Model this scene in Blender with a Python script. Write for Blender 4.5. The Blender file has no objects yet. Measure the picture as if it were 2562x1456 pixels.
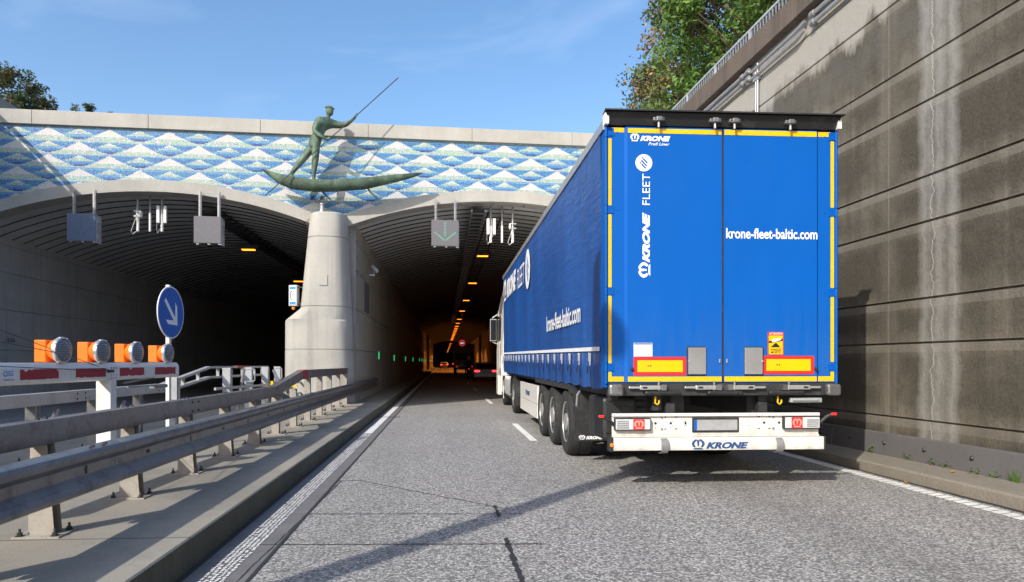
import bpy, bmesh, math, random
from mathutils import Vector, Matrix, noise
random.seed(7)
R = math.radians
S = bpy.context.scene
COL = S.collection
# ------------------------------------------------------------------ camera, world, sun, exposure
cd = bpy.data.cameras.new('camera'); cam = bpy.data.objects.new('camera', cd); COL.objects.link(cam)
cd.sensor_width = 36.0; cd.lens = 36.0 * 1707 / 2561
cd.shift_x = 50.5 / 2561; cd.shift_y = 177 / 2561
cd.clip_start = 0.05; cd.clip_end = 3000
cam.location = (0, 0, 1.4)
cam.rotation_euler = (R(90), 0, -math.atan(120 / 1707))
S.camera = cam
S.cycles.diffuse_bounces = 8
SUND = Vector((-.965, -1.2, 1.0)).normalized()
w = bpy.data.worlds.new('World'); S.world = w; w.use_nodes = True
nt = w.node_tree; nt.nodes.clear()
sky = nt.nodes.new('ShaderNodeTexSky'); sky.sky_type = 'NISHITA'; sky.sun_disc = False
sky.sun_elevation = math.asin(SUND.z); sky.sun_rotation = math.atan2(SUND.x, SUND.y)
sky.altitude = 0; sky.air_density = 1.0; sky.dust_density = 1.8; sky.ozone_density = 1.0
tc = nt.nodes.new('ShaderNodeTexCoord')
# thin high cirrus, fixed to directions of the sky
mp = nt.nodes.new('ShaderNodeMapping'); mp.inputs['Scale'].default_value = (2.2, 6, 9); mp.inputs['Rotation'].default_value = (0.2, 0.25, 0.5)
cn = nt.nodes.new('ShaderNodeTexNoise'); cn.inputs['Scale'].default_value = 1.6; cn.inputs['Detail'].default_value = 8; cn.inputs['Distortion'].default_value = .5
cr = nt.nodes.new('ShaderNodeValToRGB'); cr.color_ramp.elements[0].position = .6; cr.color_ramp.elements[1].position = .9
cr.color_ramp.elements[0].color = (0, 0, 0, 1); cr.color_ramp.elements[1].color = (.07, .07, .07, 1)
mx = nt.nodes.new('ShaderNodeMix'); mx.data_type = 'RGBA'
bg = nt.nodes.new('ShaderNodeBackground'); bg.inputs[1].default_value = 0.15
wo = nt.nodes.new('ShaderNodeOutputWorld')
L = nt.links.new
L(tc.outputs['Generated'], mp.inputs[0]); L(mp.outputs[0], cn.inputs[0]); L(cn.outputs[0], cr.inputs[0])
L(cr.outputs[0], mx.inputs[0]); hs_ = nt.nodes.new('ShaderNodeHueSaturation'); hs_.inputs['Saturation'].default_value = 1.2; L(sky.outputs[0], hs_.inputs['Color']); L(hs_.outputs[0], mx.inputs[6]); mx.inputs[7].default_value = (9, 9.5, 10, 1)
L(mx.outputs[2], bg.inputs[0]); L(bg.outputs[0], wo.inputs[0])
sl = bpy.data.lights.new('sun', 'SUN'); sl.energy = 2.95; sl.angle = R(0.53); sl.color = (1, .945, .86)
so = bpy.data.objects.new('sun', sl); COL.objects.link(so)
so.rotation_euler = SUND.to_track_quat('Z', 'Y').to_euler()
S.view_settings.view_transform = 'Standard'; S.view_settings.look = 'None'
S.view_settings.exposure = 0.72; S.view_settings.gamma = 1

# ------------------------------------------------------------------ materials
class NB:
    def __init__(s, name):
        s.m = bpy.data.materials.new(name); s.m.use_nodes = True
        s.t = s.m.node_tree; s.p = s.t.nodes['Principled BSDF']; s._oc = None
    def n(s, typ, **kw):
        o = s.t.nodes.new(typ)
        for k, v in kw.items(): setattr(o, k, v)
        return o
    def l(s, a, b): s.t.links.new(a, b)
    def oc(s):
        if s._oc is None: s._oc = s.n('ShaderNodeTexCoord').outputs['Object']
        return s._oc
    def mapped(s, sc, loc=(0, 0, 0)):
        m = s.n('ShaderNodeMapping'); s.l(s.oc(), m.inputs[0]); m.inputs['Scale'].default_value = sc; m.inputs['Location'].default_value = loc
        return m.outputs[0]
    def noise(s, scale, detail=4, rough=.55, vec=None, dist=0):
        o = s.n('ShaderNodeTexNoise'); o.inputs['Scale'].default_value = scale; o.inputs['Detail'].default_value = detail
        o.inputs['Roughness'].default_value = rough; o.inputs['Distortion'].default_value = dist
        s.l(vec or s.oc(), o.inputs['Vector']); return o.outputs[0]
    def ramp(s, v, stops):
        o = s.n('ShaderNodeValToRGB'); e = o.color_ramp.elements
        while len(e) < len(stops): e.new(0.5)
        for i, (p, c) in enumerate(stops):
            e[i].position = p
            e[i].color = (c, c, c, 1) if not hasattr(c, '__len__') else (*c, 1)
        s.l(v, o.inputs[0]); return o.outputs[0]
    def math(s, op, a, b=None, c=None, clamp=False):
        o = s.n('ShaderNodeMath', operation=op); o.use_clamp = clamp
        for i, v in enumerate((a, b, c)):
            if v is None: continue
            if isinstance(v, (int, float)): o.inputs[i].default_value = v
            else: s.l(v, o.inputs[i])
        return o.outputs[0]
    def mix(s, f, a, b, mode='MIX'):
        o = s.n('ShaderNodeMix', data_type='RGBA', blend_type=mode)
        for i, v in ((0, f), (6, a), (7, b)):
            if isinstance(v, (int, float)): o.inputs[i].default_value = v
            elif isinstance(v, tuple): o.inputs[i].default_value = (*v, 1)
            else: s.l(v, o.inputs[i])
        return o.outputs[2]
    def sep(s):
        o = s.n('ShaderNodeSeparateXYZ'); s.l(s.oc(), o.inputs[0]); return o.outputs
    def color(s, v):
        if isinstance(v, tuple): s.p.inputs['Base Color'].default_value = (*v, 1)
        else: s.l(v, s.p.inputs['Base Color'])
    def bump(s, h, strength=.4, dist=.01):
        o = s.n('ShaderNodeBump'); o.inputs['Strength'].default_value = strength; o.inputs['Distance'].default_value = dist
        s.l(h, o.inputs['Height']); s.l(o.outputs[0], s.p.inputs['Normal'])
    def band(s, v, c, hw):   # 1 inside |v-c|<hw
        return s.math('LESS_THAN', s.math('ABSOLUTE', s.math('SUBTRACT', v, c)), hw)

def mat(name, col, rough=.6, metal=0., var=.12, vscale=3., fine=.06, fscale=60., bump=0., dirt=None, emit=None, estr=0., coat=0.):
    b = NB(name)
    n1 = b.noise(vscale, 5); n2 = b.noise(fscale, 2)
    lo = tuple(c * (1 - var) for c in col); hi = tuple(min(1, c * (1 + var)) for c in col)
    c = b.mix(b.ramp(n1, [(.3, 0), (.7, 1)]), lo, hi)
    c = b.mix(fine * 4, c, b.mix(b.ramp(n2, [(.35, 0), (.65, 1)]), tuple(x * .8 for x in col), tuple(min(1, x * 1.2) for x in col)))
    if dirt: c = b.mix(b.math('MULTIPLY', b.ramp(b.noise(vscale * 2.3, 7, .7), [(.5, 0), (.75, 1)]), dirt[1]), c, dirt[0])
    b.color(c)
    b.l(b.math('ADD', b.math('MULTIPLY', n1, .25), rough - .12, clamp=True), b.p.inputs['Roughness'])
    b.p.inputs['Metallic'].default_value = metal
    b.p.inputs['Coat Weight'].default_value = coat; b.p.inputs['Coat Roughness'].default_value = .12
    if bump: b.bump(n2, bump, .004)
    if emit: b.p.inputs['Emission Color'].default_value = (*emit, 1); b.p.inputs['Emission Strength'].default_value = estr
    return b.m
M = {}
M['black_plastic'] = mat('black_plastic', (.02, .021, .023), .5, dirt=((.09, .085, .08), .5))
M['black_metal'] = mat('black_metal', (.03, .031, .034), .5, dirt=((.11, .1, .09), .5))
M['rubber'] = mat('rubber', (.022, .022, .022), .85, bump=.3, dirt=((.07, .065, .06), .6))
M['galv'] = mat('galvanised_steel', (.34, .34, .345), .5, .55, var=.16, vscale=5, dirt=((.2, .17, .14), .7), bump=.12)
M['galv_rail'] = mat('weathered_steel', (.28, .28, .285), .38, .72, var=.2, vscale=2.2, dirt=((.12, .09, .075), .85), bump=.12)
M['galv_light'] = mat('light_steel', (.46, .47, .48), .5, .4, var=.12, dirt=((.25, .23, .2), .5))
M['post'] = mat('post_paint', (.36, .33, .29), .75, .1, var=.14, vscale=6, dirt=((.2, .17, .14), .7), bump=.2)
M['alu'] = mat('aluminium', (.6, .6, .61), .38, .8, var=.08)
M['silver'] = mat('silver', (.62, .62, .62), .32, .7)
M['white'] = mat('white_paint', (.8, .79, .76), .4, var=.04, dirt=((.5, .46, .4), .35))
M['white_panel'] = mat('white_lacquer', (.72, .7, .66), .35, var=.03, dirt=((.6, .55, .48), .3), coat=.2)
M['blue'] = mat('blue_lacquer', (.0, .094, .4), .5, var=.045, vscale=1.2, fine=.03, dirt=((.02, .1, .36), .25))
M['blue'].node_tree.nodes['Principled BSDF'].inputs['Specular IOR Level'].default_value = .16
M['blue_dark'] = mat('blue_seam', (.0, .05, .25), .4)
M['navy'] = mat('navy_print', (.02, .07, .2), .5)
def dirty(name, col, rough, z0, z1, amt, film):
    b = NB(name); z = b.sep()[2]; n1 = b.noise(1.2, 4); n2 = b.noise(5, 6, .7, b.mapped((1.6, 1, .22))); n3 = b.noise(40, 4, .7)
    g = b.math('DIVIDE', b.math('SUBTRACT', z1, z), z1 - z0, clamp=True)
    f = b.math('MULTIPLY', b.math('ADD', b.math('MULTIPLY', g, g), .12), b.ramp(b.math('ADD', n2, b.math('MULTIPLY', n3, .25)), [(.45, .15), (.8, 1)]))
    c = b.mix(b.ramp(n1, [(.3, 0), (.7, 1)]), tuple(x * .96 for x in col), tuple(min(1, x * 1.04) for x in col))
    b.color(b.mix(b.math('MULTIPLY', f, amt, clamp=True), c, film)); b.l(b.math('ADD', b.math('MULTIPLY', f, .3), rough, clamp=True), b.p.inputs['Roughness'])
    b.p.inputs['Specular IOR Level'].default_value = .2; return b.m
M['door_blue'] = dirty('door_lacquer', (.0, .098, .43), .42, 1.17, 2.4, .22, (.1, .16, .24))
M['bar_white'] = dirty('bar_lacquer', (.74, .72, .68), .4, .43, .6, .75, (.36, .32, .27))
M['carrier_white'] = dirty('carrier_lacquer', (.74, .72, .68), .4, .58, .85, .75, (.4, .36, .3))
M['yellow'] = mat('yellow_reflective', (.82, .5, .0), .35, var=.08, vscale=4, fscale=110, fine=.1, dirt=((.45, .33, .06), .3))
M['yellow_dim'] = mat('yellow_emblem', (.95, .7, .02), .4)
M['yellow_paint'] = mat('yellow_paint', (.8, .48, .0), .5)
M['red'] = mat('red_reflective', (.78, .03, .03), .35, var=.05)
M['red_dull'] = mat('red_worn_foil', (.36, .02, .035), .5, var=.1)
M['pink'] = mat('pale_red', (.85, .3, .25), .35)
M['orange'] = mat('orange_plastic', (.95, .2, .015), .45, var=.06)
M['sticker'] = mat('sticker_white', (.82, .84, .86), .4, var=.02)
M['decal_white'] = mat('white_print', (.86, .87, .88), .45, var=.015)
M['text_black'] = mat('black_print', (.015, .015, .016), .5)
M['sign_blue'] = mat('sign_blue', (.0, .1, .47), .38, var=.04)
M['lightblue'] = mat('label_blue', (.0, .26, .72), .4)
M['led_off'] = mat('unlit_led', (.3, .3, .31), .6)
M['ledpanel'] = mat('signal_face', (.14, .135, .145), .6, var=.05, fscale=90, fine=.12)
M['ledpanel_shade'] = mat('signal_face_shaded', (.1, .14, .22), .6, var=.06, fscale=70, fine=.12)  # signal face with the blue cast of shade put into its colour
M['green_led'] = mat('green_led', (.05, .5, .3), emit=(.1, 1, .55), estr=.4)
M['green_bar'] = mat('green_light', (.05, .5, .2), emit=(.05, 1, .35), estr=.45)
M['sodium'] = mat('sodium_lamp', (.9, .5, .1), emit=(1, .2, .01), estr=4)
M['red_lamp'] = mat('red_lamp', (.8, .02, .02), .3, emit=(1, .03, .02), estr=.5)
M['tail_lamp'] = mat('tail_lamp', (.8, .02, .02), .3, emit=(1, .02, .02), estr=5)
M['amber'] = mat('amber_lens', (.9, .25, .02), .3)
M['white_lamp'] = mat('white_lamp', (.9, .9, .8), emit=(1, .85, .6), estr=6)
M['car_paint'] = mat('dark_car_paint', (.2, .24, .3), .3, .4, coat=.6)
M['car_glass'] = mat('dark_glass', (.015, .018, .02), .08)
M['van_paint'] = mat('grey_van_paint', (.28, .26, .24), .5)
M['skin_dark'] = mat('dark_clothing', (.02, .022, .026), .8)
M['helmet'] = mat('helmet_paint', (.45, .45, .45), .3)
M['bark'] = mat('bark', (.12, .085, .06), .9, bump=.5)
M['steel_rim'] = mat('wheel_steel', (.5, .5, .49), .4, .6, dirt=((.3, .22, .15), .6))
M['pipe'] = mat('metal_pipe', (.55, .54, .52), .35, .75, dirt=((.3, .26, .22), .5))
M['fallen_leaf'] = mat('fallen_leaf', (.4, .2, .04), .7)
M['stone'] = mat('pale_green_stone', (.3, .36, .28), .7, bump=.3)
M['curb_black'] = mat('joint_filler', (.03, .028, .027), .7, bump=.3)
M['soil'] = mat('soil', (.16, .12, .07), .95)

def glass_lens():
    b = NB('ribbed_lens'); z = b.sep()[2]
    wv = b.math('SINE', b.math('MULTIPLY', z, 260.))
    b.color(b.mix(b.math('GREATER_THAN', wv, .1), (.1, .12, .15), (.2, .23, .28)))
    b.p.inputs['Roughness'].default_value = .15; b.bump(wv, .5, .004); return b.m
M['lens'] = glass_lens(); M['lamp_clear'] = mat('clear_lens', (.6, .62, .64), .25, var=.05, coat=.4)
def mat_bronze():
    b = NB('green_bronze')
    n1 = b.noise(2.2, 6, .6); n2 = b.noise(18, 5, .7); n3 = b.noise(9, 3, .5, b.mapped((1, 1, .22)))
    c = b.ramp(n1, [(.3, (.045, .075, .052)), (.5, (.09, .145, .1)), (.7, (.19, .29, .2))])
    c = b.mix(b.ramp(n2, [(.45, 0), (.75, .7)]), c, (.09, .085, .055))
    c = b.mix(b.ramp(n3, [(.5, 0), (.75, .6)]), c, (.05, .07, .05))
    b.color(c); b.p.inputs['Roughness'].default_value = .6; b.p.inputs['Metallic'].default_value = .25
    b.bump(n2, .6, .03); return b.m
M['bronze'] = mat_bronze()
def mat_concrete(name, base, rowz=None, streak=.35, bumpy=.3):
    b = NB(name)
    n1 = b.noise(.9, 6, .6); n2 = b.noise(30, 5, .7); n3 = b.noise(1.6, 5, .6, b.mapped((3.2, 3.2, .16)))
    c = b.mix(b.ramp(n1, [(.3, 0), (.7, 1)]), tuple(x * .82 for x in base), tuple(min(1, x * 1.1) for x in base))
    c = b.mix(b.ramp(n3, [(.47, 0), (.72, streak)]), c, tuple(x * .45 for x in base))
    c = b.mix(.22, c, b.ramp(n2, [(.3, tuple(x * .6 for x in base)), (.7, tuple(min(1, x * 1.3) for x in base))]))
    b.color(c); b.p.inputs['Roughness'].default_value = .88
    b.bump(n2, bumpy, .02); return b.m
M['concrete'] = mat_concrete('pale_concrete', (.43, .41, .368), streak=.15)
M['pier'] = mat_concrete('pier_concrete', (.45, .432, .39), streak=.5)
M['concrete_dark'] = mat_concrete('tunnel_concrete', (.36, .34, .3), streak=.6)
M['vault'] = mat_concrete('vault_concrete', (.6, .6, .58), streak=.2, bumpy=.6)
M['joint_shade'] = mat('joint_shade_grime', (.05, .048, .045), .9)  # joint shadow and dirt painted onto the step faces of the vault bands
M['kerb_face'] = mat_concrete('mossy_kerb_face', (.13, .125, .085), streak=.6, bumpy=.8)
M['mastic'] = mat('gutter_mastic', (.15, .145, .145), .8, var=.2, dirt=((.09, .085, .08), .5), bump=.3)
M['kerb'] = mat_concrete('kerb_concrete', (.22, .195, .155), streak=.25, bumpy=.6)
M['parapet'] = mat_concrete('stained_parapet', (.13, .1, .078), streak=.9, bumpy=.9)
M['guard'] = mat_concrete('grey_guard', (.12, .115, .115), streak=.2)
M['tunnel_tile'] = mat('tunnel_tile', (.5, .46, .4), .5)
def mat_island():
    b = NB('median_concrete')
    n1 = b.noise(.7, 6, .65); n2 = b.noise(3.1, 6, .7); n3 = b.noise(70, 3, .6)
    c = b.ramp(n1, [(.3, (.17, .155, .115)), (.55, (.28, .25, .195)), (.75, (.34, .305, .24))])
    c = b.mix(b.ramp(n2, [(.52, 0), (.72, .6)]), c, (.17, .17, .13))
    c = b.mix(.2, c, b.ramp(n3, [(.3, .12), (.7, .5)]))
    y = b.sep()[1]
    jt = b.band(b.math('PINGPONG', b.math('ADD', y, .4), 2.6), 0.0, .012)
    c = b.mix(b.math('MULTIPLY', jt, .7), c, (.06, .06, .05))
    b.color(c); b.p.inputs['Roughness'].default_value = .9; b.bump(n3, .25, .006); return b.m
M['island'] = mat_island()
def mat_asphalt():
    b = NB('asphalt')
    v1 = b.n('ShaderNodeTexVoronoi'); v1.inputs['Scale'].default_value = 60; b.l(b.oc(), v1.inputs['Vector'])
    sp = b.n('ShaderNodeSeparateColor'); b.l(v1.outputs['Color'], sp.inputs[0])
    v2 = b.n('ShaderNodeTexVoronoi'); v2.inputs['Scale'].default_value = 150; b.l(b.oc(), v2.inputs['Vector'])
    sp2 = b.n('ShaderNodeSeparateColor'); b.l(v2.outputs['Color'], sp2.inputs[0])
    c = b.ramp(sp.outputs[0], [(0, (.065, .063, .06)), (.26, (.21, .203, .19)), (.58, (.42, .405, .38)), (.94, (.78, .75, .7))])
    c2 = b.ramp(sp2.outputs[0], [(0, (.1, .098, .095)), (.5, (.34, .325, .31)), (1, (.6, .58, .55))])
    c = b.mix(.28, c, c2)
    gap = b.ramp(v1.outputs['Distance'], [(.4, 0), (.85, .7)])
    c = b.mix(gap, c, (.06, .058, .056))
    mott = b.noise(30, 3, .6); c = b.mix(b.ramp(mott, [(.42, 0), (.62, .38)]), c, (.09, .087, .083))
    lane = b.noise(.5, 4, .6, b.mapped((2.2, .12, 1)))
    c = b.mix(b.ramp(lane, [(.42, 0), (.7, .28)]), c, (.14, .135, .13))
    bl = b.noise(.35, 4, .6); c = b.mix(b.ramp(bl, [(.5, 0), (.8, .3)]), c, (.1, .1, .1))
    x = b.sep()[0]; ol = b.ramp(b.math('ABSOLUTE', b.math('SUBTRACT', x, 3.35)), [(.0, .22), (.7, 0)])
    c = b.mix(ol, c, (.09, .085, .08))
    b.color(c); b.p.inputs['Roughness'].default_value = .82
    b.bump(v1.outputs['Distance'], .55, .006); return b.m
M['asphalt'] = mat_asphalt()
def mat_paint():
    b = NB('road_paint')
    n = b.noise(26, 5, .75); n2 = b.noise(4, 4, .6)
    b.color(b.mix(b.ramp(n, [(.52, 0), (.68, .7)]), b.mix(b.ramp(n2, [(.3, 0), (.7, 1)]), (.62, .61, .58), (.8, .79, .76)), (.3, .295, .28)))
    b.p.inputs['Roughness'].default_value = .8; b.bump(n, .4, .004); return b.m
M['paint'] = mat_paint()
ZJ = [.66, 1.64, 2.2, 3.16, 3.73, 4.67, 5.23, 6.2, 6.75]
def mat_wall():
    b = NB('retaining_wall_concrete')
    x, y, z = b.sep(); y = b.math('ADD', y, 7.5)
    n1 = b.noise(.55, 7, .65); n2 = b.noise(34, 6, .75); n3 = b.noise(1.3, 6, .65, b.mapped((1, 3.0, .12), (0, 7, 3)))
    n4 = b.noise(1.1, 5, .6, b.mapped((1, 1.2, 1.2), (3, 1, 0)))
    c = b.ramp(n1, [(.3, (.09, .078, .057)), (.5, (.15, .132, .1)), (.7, (.22, .197, .155))])
    c = b.mix(b.ramp(n3, [(.44, 0), (.62, .8)]), c, (.065, .058, .045))
    n5 = b.noise(2.1, 6, .65, b.mapped((1, 3.4, .1), (0, 1, 9))); c = b.mix(b.ramp(n5, [(.56, 0), (.72, .5)]), c, (.3, .285, .24))
    c = b.mix(b.ramp(n4, [(.56, 0), (.72, .45)]), c, (.085, .082, .062))
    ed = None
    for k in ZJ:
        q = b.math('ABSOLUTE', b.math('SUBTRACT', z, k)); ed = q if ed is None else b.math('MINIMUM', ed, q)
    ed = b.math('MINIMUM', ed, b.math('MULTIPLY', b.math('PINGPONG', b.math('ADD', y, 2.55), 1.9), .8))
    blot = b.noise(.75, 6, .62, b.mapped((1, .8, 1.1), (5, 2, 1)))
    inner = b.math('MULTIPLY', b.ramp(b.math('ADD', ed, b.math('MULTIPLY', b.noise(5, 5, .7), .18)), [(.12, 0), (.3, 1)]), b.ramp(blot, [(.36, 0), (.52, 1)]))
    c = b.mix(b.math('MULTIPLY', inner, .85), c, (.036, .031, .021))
    # the worn lighter rims beside the grooves
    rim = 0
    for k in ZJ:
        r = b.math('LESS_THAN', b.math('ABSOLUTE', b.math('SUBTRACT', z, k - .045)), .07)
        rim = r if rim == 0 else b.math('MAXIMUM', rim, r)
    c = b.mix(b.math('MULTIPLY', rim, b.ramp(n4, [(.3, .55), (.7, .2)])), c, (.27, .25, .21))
    # clean pale concrete under the parapet, dark run-off tongues below it
    edge = b.math('ADD', z, b.math('MULTIPLY', b.noise(2.2, 6, .7, b.mapped((1, 1.0, .25))), 1.3))
    clean = b.ramp(b.math('SUBTRACT', edge, 6.5), [(.18, 0), (.42, .9)])
    dk = b.ramp(b.math('SUBTRACT', edge, 5.9), [(.1, 0), (.42, .55), (.62, .55), (.85, 0)])
    c = b.mix(dk, c, (.1, .095, .085))
    c = b.mix(clean, c, (.44, .42, .37))
    # pale lime strips where water ran down, wandering crack
    wob = b.math('MULTIPLY', b.math('SUBTRACT', b.noise(1.7, 4, .6, b.mapped((0, 0, 1))), .5), .3)
    yy = b.math('ADD', y, wob)
    for cy, hw, s_ in ((7.95, .42, .62), (12.2, .34, .6), (3.2, .4, .5), (16.2, .3, .45)):
        f = b.math('SUBTRACT', 1.0, b.math('DIVIDE', b.math('ABSOLUTE', b.math('SUBTRACT', yy, cy)), hw), clamp=True)
        f = b.ramp(b.math('MULTIPLY', f, b.math('ADD', b.math('MULTIPLY', n3, 1.3), b.math('SUBTRACT', b.noise(2.6, 6, .7), .15))), [(.12, 0), (.42, s_), (.7, s_ * .45), (1, s_)])
        c = b.mix(f, c, (.4, .395, .37))
    for cy in (8.05, 12.25):
        wob2 = b.math('MULTIPLY', b.math('SUBTRACT', b.noise(3.3, 5, .7, b.mapped((0, 0, 1), (0, 0, cy))), .5), .35)
        f = b.band(b.math('ADD', y, wob2), cy, .008)
        c = b.mix(b.math('MULTIPLY', f, .7), c, (.55, .53, .46))
    # vertical panel joints
    jt = b.band(b.math('PINGPONG', b.math('ADD', y, 2.55), 1.9), 0, .011)
    c = b.mix(b.math('MULTIPLY', jt, b.ramp(n4, [(.35, .75), (.6, .25)])), c, (.3, .25, .18))
    c = b.mix(.22, c, b.ramp(n2, [(.3, (.03, .026, .018)), (.7, (.27, .235, .17))]))
    c = b.mix(1.0, c, (.95, .95, .955), 'MULTIPLY')
    b.color(c); b.p.inputs['Roughness'].default_value = .92
    h = b.math('ADD', n2, b.math('MULTIPLY', b.noise(6, 4, .6), 1.5)); b.bump(h, .5, .02)
    return b.m
M['wall'] = mat_wall()
def mat_curtain():
    b = NB('blue_tarpaulin'); x, y, z = b.sep()
    n1 = b.noise(.7, 4, .6, b.mapped((1, 1, .4))); n2 = b.noise(3, 5, .6, b.mapped((1, .4, 2.5)))
    c = b.mix(b.ramp(n1, [(.35, 0), (.65, 1)]), (.006, .06, .25), (.012, .09, .34))
    c = b.mix(b.ramp(n2, [(.5, 0), (.8, .35)]), c, (.03, .1, .3))
    b.color(c); b.p.inputs['Roughness'].default_value = .42
    b.bump(b.math('ADD', n1, b.math('MULTIPLY', n2, .35)), .5, .12); return b.m
M['curtain'] = mat_curtain()
def mat_attr(name, rough=.4, bump=0.):
    b = NB(name); a = b.n('ShaderNodeAttribute'); a.attribute_name = 'Col'; b.l(a.outputs['Color'], b.p.inputs['Base Color'])
    b.p.inputs['Roughness'].default_value = rough
    if bump: b.bump(b.noise(30, 2), bump, .01)
    return b.m
M['mosaic'] = mat_attr('mosaic_tiles', .35, .5)
def mat_leaf(name):
    b = NB(name); a = b.n('ShaderNodeAttribute'); a.attribute_name = 'Col'
    b.l(a.outputs['Color'], b.p.inputs['Base Color']); b.p.inputs['Roughness'].default_value = .6
    t = b.n('ShaderNodeBsdfTranslucent'); b.l(a.outputs['Color'], t.inputs[0])
    m = b.n('ShaderNodeMixShader'); m.inputs[0].default_value = .3
    b.l(b.p.outputs[0], m.inputs[1]); b.l(t.outputs[0], m.inputs[2]); b.l(m.outputs[0], b.t.nodes['Material Output'].inputs[0])
    return b.m
M['leaf'] = mat_leaf('leaf')
def mat_grass():
    b = NB('grass_cover'); n = b.noise(.8, 6, .7)
    b.color(b.ramp(n, [(.3, (.03, .05, .015)), (.7, (.09, .11, .04))])); b.p.inputs['Roughness'].default_value = .95; return b.m
M['grass'] = mat_grass()

# ------------------------------------------------------------------ mesh builder
class MB:
    def __init__(s, mtx=None):
        s.v = []; s.f = []; s.mi = []; s.mats = []; s.m = mtx or Matrix(); s.cur = 0; s.st = []
    def use(s, mname):
        if mname not in s.mats: s.mats.append(mname)
        s.cur = s.mats.index(mname); return s
    def raw(s, vs, fs, mtx=None):
        o = len(s.v); k = s.m @ mtx if mtx is not None else s.m; s.st.append((o, len(s.f)))
        s.v += [tuple(k @ Vector(p)) for p in vs]
        s.f += [tuple(i + o for i in f) for f in fs]; s.mi += [s.cur] * len(fs); return s
    def box(s, a, b, mtx=None):
        x0, y0, z0 = a; x1, y1, z1 = b
        return s.raw([(x0, y0, z0), (x1, y0, z0), (x1, y1, z0), (x0, y1, z0), (x0, y0, z1), (x1, y0, z1), (x1, y1, z1), (x0, y1, z1)],
                     [(0, 3, 2, 1), (4, 5, 6, 7), (0, 1, 5, 4), (1, 2, 6, 5), (2, 3, 7, 6), (3, 0, 4, 7)], mtx)
    def prism(s, pts, d, mtx=None, n=(0, 0, 1)):   # polygon in xy extruded by d along z
        k = len(pts)
        return s.raw([(p[0], p[1], 0) for p in pts] + [(p[0], p[1], d) for p in pts],
                     [tuple(range(k))[::-1], tuple(range(k, 2 * k))] + [(i, (i + 1) % k, k + (i + 1) % k, k + i) for i in range(k)], mtx)
    def tube(s, pts, r, n=8, caps=True):
        pts = [Vector(p) for p in pts]; rr = r if hasattr(r, '__len__') else [r] * len(pts)
        vs = []; up = None
        for i, p in enumerate(pts):
            d = (pts[min(i + 1, len(pts) - 1)] - pts[max(i - 1, 0)]).normalized()
            if up is None:
                up = Vector((0, 0, 1)) if abs(d.z) < .95 else Vector((1, 0, 0))
            a = d.cross(up).normalized(); up = a.cross(d).normalized(); b = up
            for k in range(n):
                t = 2 * math.pi * k / n; vs.append(p + (a * math.cos(t) + b * math.sin(t)) * rr[i])
        fs = [(i * n + k, i * n + (k + 1) % n, (i + 1) * n + (k + 1) % n, (i + 1) * n + k) for i in range(len(pts) - 1) for k in range(n)]
        if caps: fs += [tuple(range(n))[::-1], tuple(range((len(pts) - 1) * n, len(pts) * n))]
        return s.raw([tuple(v) for v in vs], fs)
    def lathe(s, prof, mtx, n=24):   # prof (r, h) around local z
        vs = [(r * math.cos(2 * math.pi * k / n), r * math.sin(2 * math.pi * k / n), h) for r, h in prof for k in range(n)]
        fs = [(i * n + k, i * n + (k + 1) % n, (i + 1) * n + (k + 1) % n, (i + 1) * n + k) for i in range(len(prof) - 1) for k in range(n)]
        fs += [tuple(range(n))[::-1], tuple(range((len(prof) - 1) * n, len(prof) * n))]
        return s.raw(vs, fs, mtx)
    def sweep(s, prof, path, closed=True):   # prof (u lateral x, v up z) rigidly along path of (x,y,z)
        n = len(prof); vs = []
        for i, p in enumerate(path):
            q0 = Vector(path[max(i - 1, 0)]); q1 = Vector(path[min(i + 1, len(path) - 1)])
            d = (q1 - q0); d.z = 0; d.normalize(); a = Vector((d.y, -d.x, 0))
            for u, v in prof: vs.append(tuple(Vector(p) + a * u + Vector((0, 0, v))))
        m = n if closed else n - 1
        fs = [(i * n + k, (i + 1) * n + k, (i + 1) * n + (k + 1) % n, i * n + (k + 1) % n) for i in range(len(path) - 1) for k in range(m)]
        if closed: fs += [tuple(range(n)), tuple(range((len(path) - 1) * n, len(path) * n))[::-1]]
        return s.raw(vs, fs)
    def each(s, name, m=None, parent=None, per=1, **kw):   # every primitive (or run of per) as an object of its own
        s.st.append((len(s.v), len(s.f))); out = []
        for i in range(0, len(s.st) - 1, per):
            j = min(i + per, len(s.st) - 1); v0, f0 = s.st[i]; v1, f1 = s.st[j]; q = MB(); q.v = s.v[v0:v1]; q.f = [tuple(k - v0 for k in f) for f in s.f[f0:f1]]
            out.append(q.build(name, m, parent, **kw))
        return out
    def build(s, name, m=None, parent=None, smooth=None, bev=0, loc=None):
        me = bpy.data.meshes.new(name)
        off = Vector(loc) if loc is not None else Vector((0, 0, 0))
        me.from_pydata([tuple(Vector(v) - off) for v in s.v], [], s.f)
        if s.mats:
            for k in s.mats: me.materials.append(M[k])
            me.polygons.foreach_set('material_index', s.mi)
        elif m: me.materials.append(M[m])
        if smooth is not None:
            me.polygons.foreach_set('use_smooth', [True] * len(me.polygons)); me.set_sharp_from_angle(angle=R(smooth))
        me.update()
        o = bpy.data.objects.new(name, me); COL.objects.link(o); o.location = off
        if parent is not None: o.parent = parent; 
        if bev:
            b = o.modifiers.new('bevel', 'BEVEL'); b.width = bev; b.segments = 2; b.limit_method = 'ANGLE'; b.angle_limit = R(40)
        return o
def recalc(o):
    bm = bmesh.new(); bm.from_mesh(o.data); bmesh.ops.recalc_face_normals(bm, faces=bm.faces); bm.to_mesh(o.data); bm.free(); return o
def tag(o, label=None, cat=None, group=None, kind=None):
    if label: o['label'] = label
    if cat: o['category'] = cat
    if group: o['group'] = group
    if kind: o['kind'] = kind
    return o
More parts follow.
